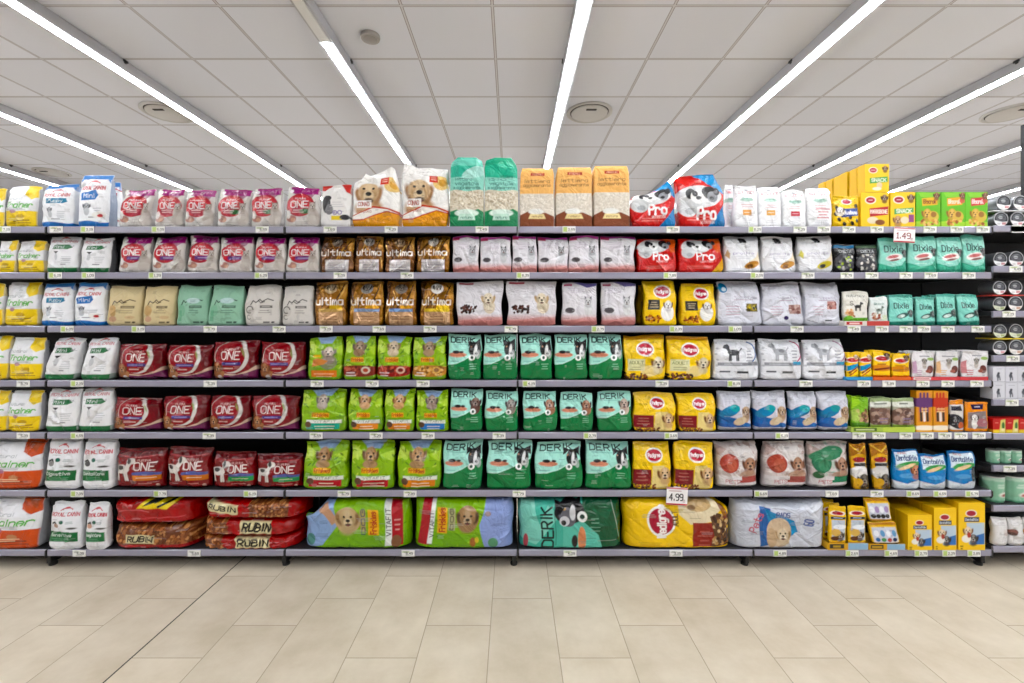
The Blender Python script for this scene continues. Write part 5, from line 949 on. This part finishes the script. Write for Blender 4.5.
# ---------------------------------------------------------------- price tags on the rails
TAGS = [
 [(4,0),(56,1),(87,0),(158,0),(262,1),(330,1),(391,1),(482,1),(569,0),(673,1),(755,0),(800,1),(824,1),(849,1),(877,1),(930,1),(957,1),(983,1),(1018,1)],
 [(55,0),(88,0),(155,0),(261,0),(340,1),(407,1),(523,0),(670,0),(757,0),(808,1),(847,1),(872,1),(906,1),(931,1),(969,1)],
 [(67,0),(138,0),(210,1),(279,1),(326,1),(379,1),(430,1),(511,1),(598,0),(676,0),(735,0),(797,1),(854,1),(882,1),(906,1),(924,1),(948,1),(978,1)],
 [(23,2),(77,0),(210,2),(317,1),(372,1),(423,1),(529,0),(662,1),(734,0),(806,1),(864,1),(889,2),(923,1),(948,1),(977,1)],
 [(23,2),(77,0),(209,1),(316,1),(376,1),(428,1),(499,1),(590,0),(671,0),(782,0),(859,1),(879,1),(906,1),(927,1),(945,1),(961,1),(979,1)],
 [(77,0),(160,0),(250,0),(344,1),(410,1),(519,1),(761,0),(832,2),(877,1),(913,0),(940,0),(972,0)],
 [(79,2),(194,2),(408,1),(570,1),(676,2),(780,0),(852,0),(891,0),(921,0),(949,0),(974,0)],
]
TAGS5 = [(1018,0),(1016,1),(1009,2),(1013,3),(1012,4),(1010,6)]
seenlab = {}
def price_tag(px, Z, k, lab, seed, w=.074, hh=.036):
    me, _ = pack_mesh('shelf_price_tag', w, hh, .0024, 'box', lambda p: d_tag(p, k), seed, 13, 6.5, res=2.6)
    me.materials.append(M['card'])
    o = bpy.data.objects.new('shelf_price_tag', me); COL.objects.link(o)
    o.location = (wx(px, YS-.004), YS-.0032, Z-.0355); o.rotation_euler[0] = math.radians(0)
    tag(o, lab, 'price tag', 'price tags on the shelf rails'); return o
used = {}
for si, row in enumerate(TAGS):
    its = [i for i in items if i[0] == si]
    for j, (px, k) in enumerate(row):
        it = min(its, key=lambda i: 0 if i[1] <= px <= i[2] else min(abs(px-i[1]), abs(px-i[2])))
        base = f'price tag, {SH[si]} rail, under {it[3]}'
        n = used[base] = used.get(base, 0) + 1
        if n > 1: base = f'{"another" if n == 2 else "one more"} price tag, {SH[si]} rail, under {it[3]}'
        price_tag(px, ZS[si], k, base, 900+si*40+j)
for j, (px, r) in enumerate(TAGS5):
    price_tag(px, wz(LIP5[r], YS), 1, f'price tag on the {SH5[r]} rail of the tins and tubs bay', 1300+j)
for k, (x0, x1, y0, y1, si, lab) in enumerate([(893.5,914.5,227.5,242.5,0,'white hanging price sign reading 1.49 on top rail below yellow and green cartons'), (666,687,487.5,505,5,'white hanging price sign reading 4.99 above big yellow sack')]):
    Y = YS-.009; w, hh = wx(x1, Y)-wx(x0, Y), wz(y0, Y)-wz(y1, Y)
    me, _ = pack_mesh('price_sign', w, hh, .003, 'box', lambda p: d_promo(p, k), 50+k, 21, 16, res=3)
    root = empty('hanging_price_sign', ((wx(x0, Y)+wx(x1, Y))/2, Y, wz(y1, Y)))
    link('sign_card', me, M['card'], root); root.rotation_euler[1] = math.radians(3)
    MB().box(-.02, .02, .002, .0075, hh-.012, hh+.002, .001).build('clip', M['acryl'], root)
    tag(root, lab, 'price sign', 'hanging price signs')

# ---------------------------------------------------------------- cardboard display trays under small packs
def tray(x0, x1, si, ytop, col, stripe, lab, seed, deep=.2):
    Yf = YS+.0; X0, X1 = wx(x0, Yf), wx(x1, Yf); w = X1-X0; Z = ZS[si]+.0014
    hh = max(wz(ytop, Yf) - Z, .012)
    def paint(p):
        p.fill(col)
        if stripe: p.rect(.04, .2, .4, .85, stripe[0]); p.lines(.22, .5, 1, .3, .1, stripe[1], .3); p.rect(.5, 0, 1, 1, stripe[2])
    me, _ = pack_mesh('tray_front', w, hh, .003, 'box', paint, seed, x1-x0, 8, res=2)
    root = empty('display_tray', ((X0+X1)/2, Yf, Z)); link('tray_front', me, M['card'], root)
    m = plain('tray_card_'+str(seed), col, .6); h2 = hh*1.0
    MB().box(-w/2, w/2, .002, deep, 0, .0016).build('tray_floor', m, root)
    for s in (-1, 1):
        MB().prism([(.002, 0), (deep, 0), (deep, h2*1.6), (.002, h2)], s*w/2-.0012, s*w/2+.0012).build('tray_side', m, root)
    tag(root, lab, 'display tray', 'cardboard display trays')
tray(844.5, 889, 2, 321, 'D8D2CC', ('C8302C', 'F0E0D8', 'C84A44'), 'cardboard tray holding the pale snack pouches on third shelf', 1)
tray(846, 872.5, 3, 377, '3A94C8', None, 'blue fronted tray holding the slim yellow pouches on fourth shelf', 2)
tray(873, 910.5, 3, 377, 'DE6A1E', None, 'orange fronted tray holding orange-footed yellow pouches on fourth shelf', 3)
tray(911.5, 959.5, 3, 377, 'D84A50', ('E8E4E4', 'C8303A', 'D84A50'), 'red fronted tray holding the mauve and amber edged white pouches', 4)
tray(960.3, 988, 3, 377, 'D84A50', None, 'red fronted tray holding the red edged white pouches', 5)
tray(851, 915, 4, 427, 'A9C25A', ('5A7A2A', 'D8E4A8', 'B9CF5C'), 'green fronted tray holding the lime and olive treat pouches', 6)
tray(828, 868, 6, 543, 'DDA81C', ('2A2A30', 'D8B03A', '8FB4D0'), 'yellow and blue tray under the slim yellow dental stick pouches', 7)
tray(869, 905, 6, 544, 'DDA81C', ('2A2A30', 'D8B03A', '8FB4D0'), 'yellow and blue tray under the yellow multipack pouches', 8)

# ---------------------------------------------------------------- bay of tins and tubs
def disc_print(name, r, paint, seed, n=30):
    """a round printed face, standing upright, looking towards -y"""
    rad = np.linspace(.02, 1, n); ang = np.linspace(0, 2*np.pi, 64, endpoint=False)
    R, A_ = np.meshgrid(rad, ang, indexing='ij'); x, z = R*np.cos(A_)*r, R*np.sin(A_)*r
    p = P(.5+x/(2*r), .5+z/(2*r), 1, .03, seed); paint(p)
    V = np.stack([x, np.zeros_like(x), z], -1).reshape(-1, 3); i = np.arange(n*64).reshape(n, 64); j = np.roll(i, -1, 1)
    q = np.stack([i[:-1], i[1:], j[1:], j[:-1]], -1).reshape(-1, 4)
    V = np.concatenate([V, [[0, 0, 0]]]); c = np.concatenate([p.c, p.c[:1]])
    tr = np.stack([j[0], np.full(64, n*64), i[0]], -1)
    q = q[:, ::-1] if False else q
    return raw_mesh(name, V, q, tr, c)
def tin_face(k):
    def f(p):
        p.fill('C6C6CA'); p.ell(.5, .5, .455, .455, '26282D'); p.ell(.5, .56, .36, .3, '5E6068'); p.ell(.46, .6, .16, .1, 'B5B6BA'); p.line([(.24, .56), (.76, .62)], .03, '23252A'); p.line([(.34, .74), (.62, .8)], .04, '8E9096')
        p.poly([(0, 0), (1, 0), (1, .34), (.6, .3), (0, .42)], ('F2F1F2', 'F2EEEE', 'DDE0C8', 'F0EAE4')[k]); p.rect(.56, .1, .84, .26, ('C8505A', 'D0606A', '8FA04A', 'C88A5A')[k], .7); p.lines(.34, .18, 2, .3, .08, '8A8A90', .03)
    return f
def can(x0, x1, y0, y1, k, lab, seed, yo=.03):
    Y = YS+yo; r = (wx(x1, Y)-wx(x0, Y))/2; zb = wz(y1, Y)
    root = empty('pet_food_tin', ((wx(x0, Y)+wx(x1, Y))/2, Y, zb+r))
    L = .085
    MB().lathe([(r*.93, .004), (r*.99, .0), (r, .004), (r*.97, .008), (r*.965, L-.006), (r*.99, L-.002), (r*.9, L)], 0, 0, 40, 'y').build('tin_body', M['tin'], root, smooth=True)
    me = disc_print('printed_face', r*.95, tin_face(k), seed); link('printed_face', me, M['card'], root, (0, -.0008, 0))
    tag(root, lab, 'pet food tin', 'tins lying on their sides')
    return root
CANS = [  # shelf, layer, x0, x1, y0, y1, kind
 (0,'lower',993.5,1008.5,210,225,0),(0,'lower',1010,1025,210,225,1),(0,'upper',996,1011.5,194.5,209.5,0),(0,'upper',1013,1028,194.5,209.5,1),
 (1,'only',993,1007.5,251,265.5,0),(1,'only',1008.5,1024,250,265.5,1),
 (2,'lower',992.5,1006.5,295.5,310,2),(2,'lower',1008,1023,295.5,310,3),(2,'upper',992.5,1006.5,278.5,293,0),(2,'upper',1008,1022.5,278.5,293,1),
 (3,'lower',992.5,1007,340,355,1),(3,'lower',1008.5,1024,340,355,3),(3,'upper',993,1007,322.5,337,2),(3,'upper',1008.5,1023,322.5,337,2)]
cnt = {}
zlow = {}
for s, lay, x0, x1, y0, y1, k in CANS:
    c = cnt[(s, lay)] = cnt.get((s, lay), 0) + 1
    side = 'nearer the treats' if c == 1 else 'next to the tall post side'
    Z = wz(LIP5[s], YS)
    lab = f'round tin lying on {SH5[s]} tin shelf, {lay} layer, {ORD[c-1]} from the treats' if lay != 'only' else f'round tin lying on {SH5[s]} tin shelf, {ORD[c-1]} from the treats'
    o = can(x0, x1, y0, y1, k, lab, 2000+s*10+c)
    r = (wx(x1, YS+.03)-wx(x0, YS+.03))/2
    if lay in ('lower', 'only'): o.location.z = Z + r + .0006; zlow[(s, c)] = o.location.z + r
    else: o.location.z = max(zlow[(s, 1)], zlow[(s, 2)]) + r + .0075
for s, x0, x1, col in ((0, 993, 1029, 'D8D8DC'), (2, 993, 1025, 'C83A30'), (3, 993, 1027, 'D8C02A')):
    Y = YS+.026; z = max(zlow[(s, 1)], zlow[(s, 2)])
    o = MB().box(wx(x0, Y), wx(x1, Y), Y, Y+.1, z+.0008, z+.0068, .001).build('card_divider', plain('divider_card_%d' % s, col, .6))
    tag(o, f'{("white","","red","yellow")[s]} card divider between the two layers of tins on {SH5[s]} tin shelf', 'card divider', 'card dividers between tins')
def simple(key, k, x0, x1, yt, s, lab, grp, seed, zb=None, **o):
    Z = wz(LIP5[s], YS); zz = Z if zb is None else zb
    return place_pack(key, k, x0, x1, yt, dict(o), zz, None, lab, grp, seed)
zt = None
for L in range(2):
    for i in range(3):
        x = 993 + 12.6*i
        _, g = simple('dc', 0, x, x+12.2, 383 if L == 0 else 366.5, 4, f'white carton with grey dog, {("lower","upper")[L]} layer, {ORD[i]} from the treat pouches', 'white dog cartons', 2200+L*3+i, zb=None if L == 0 else zt+.001, d=.07)
    zt = g[2] + g[5-1]
for i in range(3): simple('rc', 0, 993+13*i, 1005.5+13*i, 418.5, 5, f'small red and cream carton on sixth tin shelf, {ORD[i]} from the orange pouch', 'red cartons', 2300+i, d=.06)
for i in range(3): simple('wk', i, 993+15.5*i, 1007.5+15.5*i, 516.5, 8, f'plain white pouch on lowest tin shelf, {ORD[i]} from the yellow stick cartons', 'plain white pouches', 2400+i, d=.06)
def wrap_print(name, prof, paint, seed, nu=72, nv=26):
    """printed side wall of a tub: u runs round it, the middle of the print faces -y"""
    hs = np.array([p[1] for p in prof]); rs_ = np.array([p[0] for p in prof])
    u = np.linspace(0, 1, nu+1); v = np.linspace(0, 1, nv+1); U, V = np.meshgrid(u, v); h = hs[0]+(hs[-1]-hs[0])*V
    R = np.interp(h, hs, rs_); a = (U-.5)*2*np.pi - np.pi/2
    p = P(U, V, 2*np.pi*rs_.max()/(hs[-1]-hs[0]), .05, seed); paint(p)
    i = np.arange((nv+1)*(nu+1)).reshape(nv+1, nu+1)
    q = np.stack([i[:-1, :-1], i[:-1, 1:], i[1:, 1:], i[1:, :-1]], -1).reshape(-1, 4)
    return raw_mesh(name, np.stack([R*np.cos(a), R*np.sin(a), h], -1).reshape(-1, 3), q, np.zeros((0, 3)), p.c)
def d_tub(p, k):
    p.fill('8FC4A6' if k < 4 else '93C8A8'); p.rect(0, .86, 1, 1, 'B9D8C6'); p.lines(.5, .72, 2, .16, .1, 'E4EEE6', .05); p.ell(.56, .32, .22, .1, 'EDE8E2'); p.ell(.57, .3, .15, .06, ('6A4A44', '7A3A34', 'A83A34', 'C83034')[k % 4]); p.rect(0, 0, 1, .07, '5FA884'); p.rect(.36, .06, .4, .9, '7FB898', .6)
def tub(x0, x1, y0, y1, s, k, lab, seed):
    Y0 = YS+.03; r = (wx(x1, Y0)-wx(x0, Y0))/2; Y = Y0+r; Z = wz(LIP5[s], YS)+.0006; hh = wz(y0, Y0+r*.4)-Z
    root = empty('pet_food_tub', ((wx(x0, Y0)+wx(x1, Y0))/2, Y, Z))
    prof = [(r*.9, 0), (r*.96, hh*.06), (r, hh*.5), (r, hh*.93), (r*.97, hh*.95)]
    link('printed_cup', wrap_print('printed_cup', prof, lambda p: d_tub(p, k), seed), M['satin'], root)
    MB().lathe([(r*.86, 0), (r*.9, .0008), (r*.88, hh*.9), (r*.5, hh*.92)], 0, 0, 36).build('cup_base', M['acryl'], root, smooth=True)
    MB().lathe([(r*.99, hh*.94), (r*1.02, hh*.95), (r*1.02, hh*.985), (r*.98, hh), (r*.5, hh*.995)], 0, 0, 36).build('foil_lid', M['foilid'], root, smooth=True)
    tag(root, lab, 'pet food tub', 'green pet food tubs')
for i in range(3): tub(993+11*i, 1003.3+11*i, 450, 465.5, 6, i, f'small green tub on seventh tin shelf, {ORD[i]} from the bright blue pouches', 2500+i)
for i in range(2): tub((992.5, 1012.5)[i], (1011, 1031)[i], 476, 505.5, 7, 2+i, f'tall green tub on eighth tin shelf, {ORD[i]} from the yellow stick cartons', 2600+i)

# ---------------------------------------------------------------- the room
XL, XR, YB, YF_ = -10.0, 10.0, -3.6, 9.0
def setting(name, mb, mat): return tag(mb.build(name, mat), kind='structure')
setting('floor', MB().box(XL, XR, YB, YF_, -.1, 0), floor_material())
setting('ceiling', MB().box(XL, XR, YB, YF_, CEIL, CEIL+.1), ceiling_material())
setting('wall_back', MB().box(XL, XR, YF_, YF_+.1, 0, CEIL), M['wall'])
setting('wall_front', MB().box(XL, XR, YB-.1, YB, 0, CEIL), M['wall2'])
setting('wall_left', MB().box(XL-.1, XL, YB, YF_, 0, CEIL), M['wall'])
setting('wall_right', MB().box(XR, XR+.1, YB, YF_, 0, CEIL), M['wall'])

LX = [-6.73, -4.93, -3.13, -1.33, .455, 2.27, 4.07, 5.87, 7.67]
for i, x in enumerate(LX):
    root = empty('ceiling_light', (x, 0, CEIL))
    MB().prism([(0, 0)]*0 or [(YB+.3, -.003), (YB+.3, -.085), (7.4, -.085), (7.4, -.003)], -.05, .05).build('housing', M['house'], root)
    start = 3.19 if i == 3 else YB+.35
    MB().prism([(start, -.0845), (start, -.094), (7.35, -.094), (7.35, -.0845)], -.023, .023).build('led_diffuser', M['led'], root)
    if i == 3: MB().prism([(YB+.35, -.0845), (YB+.35, -.092), (start-.002, -.092), (start-.002, -.0845)], -.033, .033).build('unlit_diffuser', M['unlit'], root)
    for y in (-1.24, 1.16, 3.56, 5.96):
        MB().box(-.053, .053, y-.012, y+.012, -.03, -.001, .003).box(-.058, -.05, y-.02, y+.02, -.018, -.002).box(.05, .058, y-.02, y+.02, -.018, -.002).build('bracket', M['black'], root)
    anc = ['passing over the far yellow-footed bags, outermost strip', 'second strip in from the yellow-footed bags side', 'strip running down to the magenta-topped bags', 'strip with dark near end, above the puppy-face bags', 'strip above the apricot litter blocks',
           'strip running down to the slim white bags', 'strip running down to the green cartons', 'second strip in from the tall post side', 'outermost strip on the tall post side'][i]
    tag(root, 'long white ceiling LED light, ' + anc, 'ceiling light', 'LED strips on the ceiling')
for i, (x, y, r, lab) in enumerate([(-3.43, 4.45, .225, 'round ceiling diffuser beside the strip over the magenta-topped bags'), (.77, 4.45, .225, 'round ceiling diffuser above the apricot litter blocks'), (4.97, 4.45, .225, 'round ceiling diffuser above the tins bay'), (-6.43, 6.25, .2, 'round ceiling diffuser far back above the blue-ended bags')]):
    root = empty('ceiling_vent', (x, y, CEIL))
    MB().lathe([(r*1.0, -.001), (r*1.0, -.012), (r*.93, -.02), (r*.86, -.012), (r*.84, -.001)], 0, 0, 48).build('outer_ring', M['grill'], root, smooth=True)
    MB().lathe([(r*.84, -.004), (r*.84, -.006), (r*.6, -.007)], 0, 0, 40).build('dark_gap', M['gap'], root, smooth=True)
    MB().lathe([(r*.80, -.012), (r*.79, -.02), (r*.55, -.03), (r*.2, -.032)], 0, 0, 48).build('dish', M['grill'], root, smooth=True)
    MB().box(-.05, .05, -.13, -.1, -.034, -.028, .002).build('damper_slot', M['gap'], root)
    tag(root, lab, 'ceiling vent', 'round ceiling diffusers')
root = empty('smoke_detector', (-1.03, 3.25, CEIL))
MB().lathe([(.068, -.001), (.07, -.015), (.064, -.03), (.03, -.034)], 0, 0, 32).build('detector_body', plain('grey_plastic_detector', '9B9692', .5), root, smooth=True)
MB().lathe([(.05, -.03), (.05, -.034), (.02, -.044), (.004, -.045)], 0, 0, 32).build('sensor_cap', plain('grey_sensor_cap', '8A8582', .5), root, smooth=True)
tag(root, 'small grey round smoke detector on the ceiling above the puppy-face bags', 'smoke detector')

# ---------------------------------------------------------------- light, camera, view
w = bpy.data.worlds.new('store_air'); scene.world = w; w.use_nodes = True
w.node_tree.nodes['Background'].inputs[0].default_value = (.9, .92, 1, 1); w.node_tree.nodes['Background'].inputs[1].default_value = .05
cam = bpy.data.cameras.new('camera'); co = bpy.data.objects.new('camera', cam); COL.objects.link(co)
co.location = (0, 0, CH); co.rotation_euler = (math.pi/2, 0, 0); cam.sensor_width = 36; cam.sensor_fit = 'HORIZONTAL'
cam.lens = F/1024*36; cam.shift_y = -(341.5-CY)/1024; cam.clip_start = .05; cam.clip_end = 60
scene.camera = co
v = scene.view_settings; v.view_transform = 'Standard'; v.look = 'None'; v.gamma = 1; v.exposure = 1.17; v.use_curve_mapping = False
cy = scene.cycles
cy.max_bounces = 6; cy.diffuse_bounces = 4; cy.glossy_bounces = 3; cy.use_denoising = True; cy.sample_clamp_indirect = 8
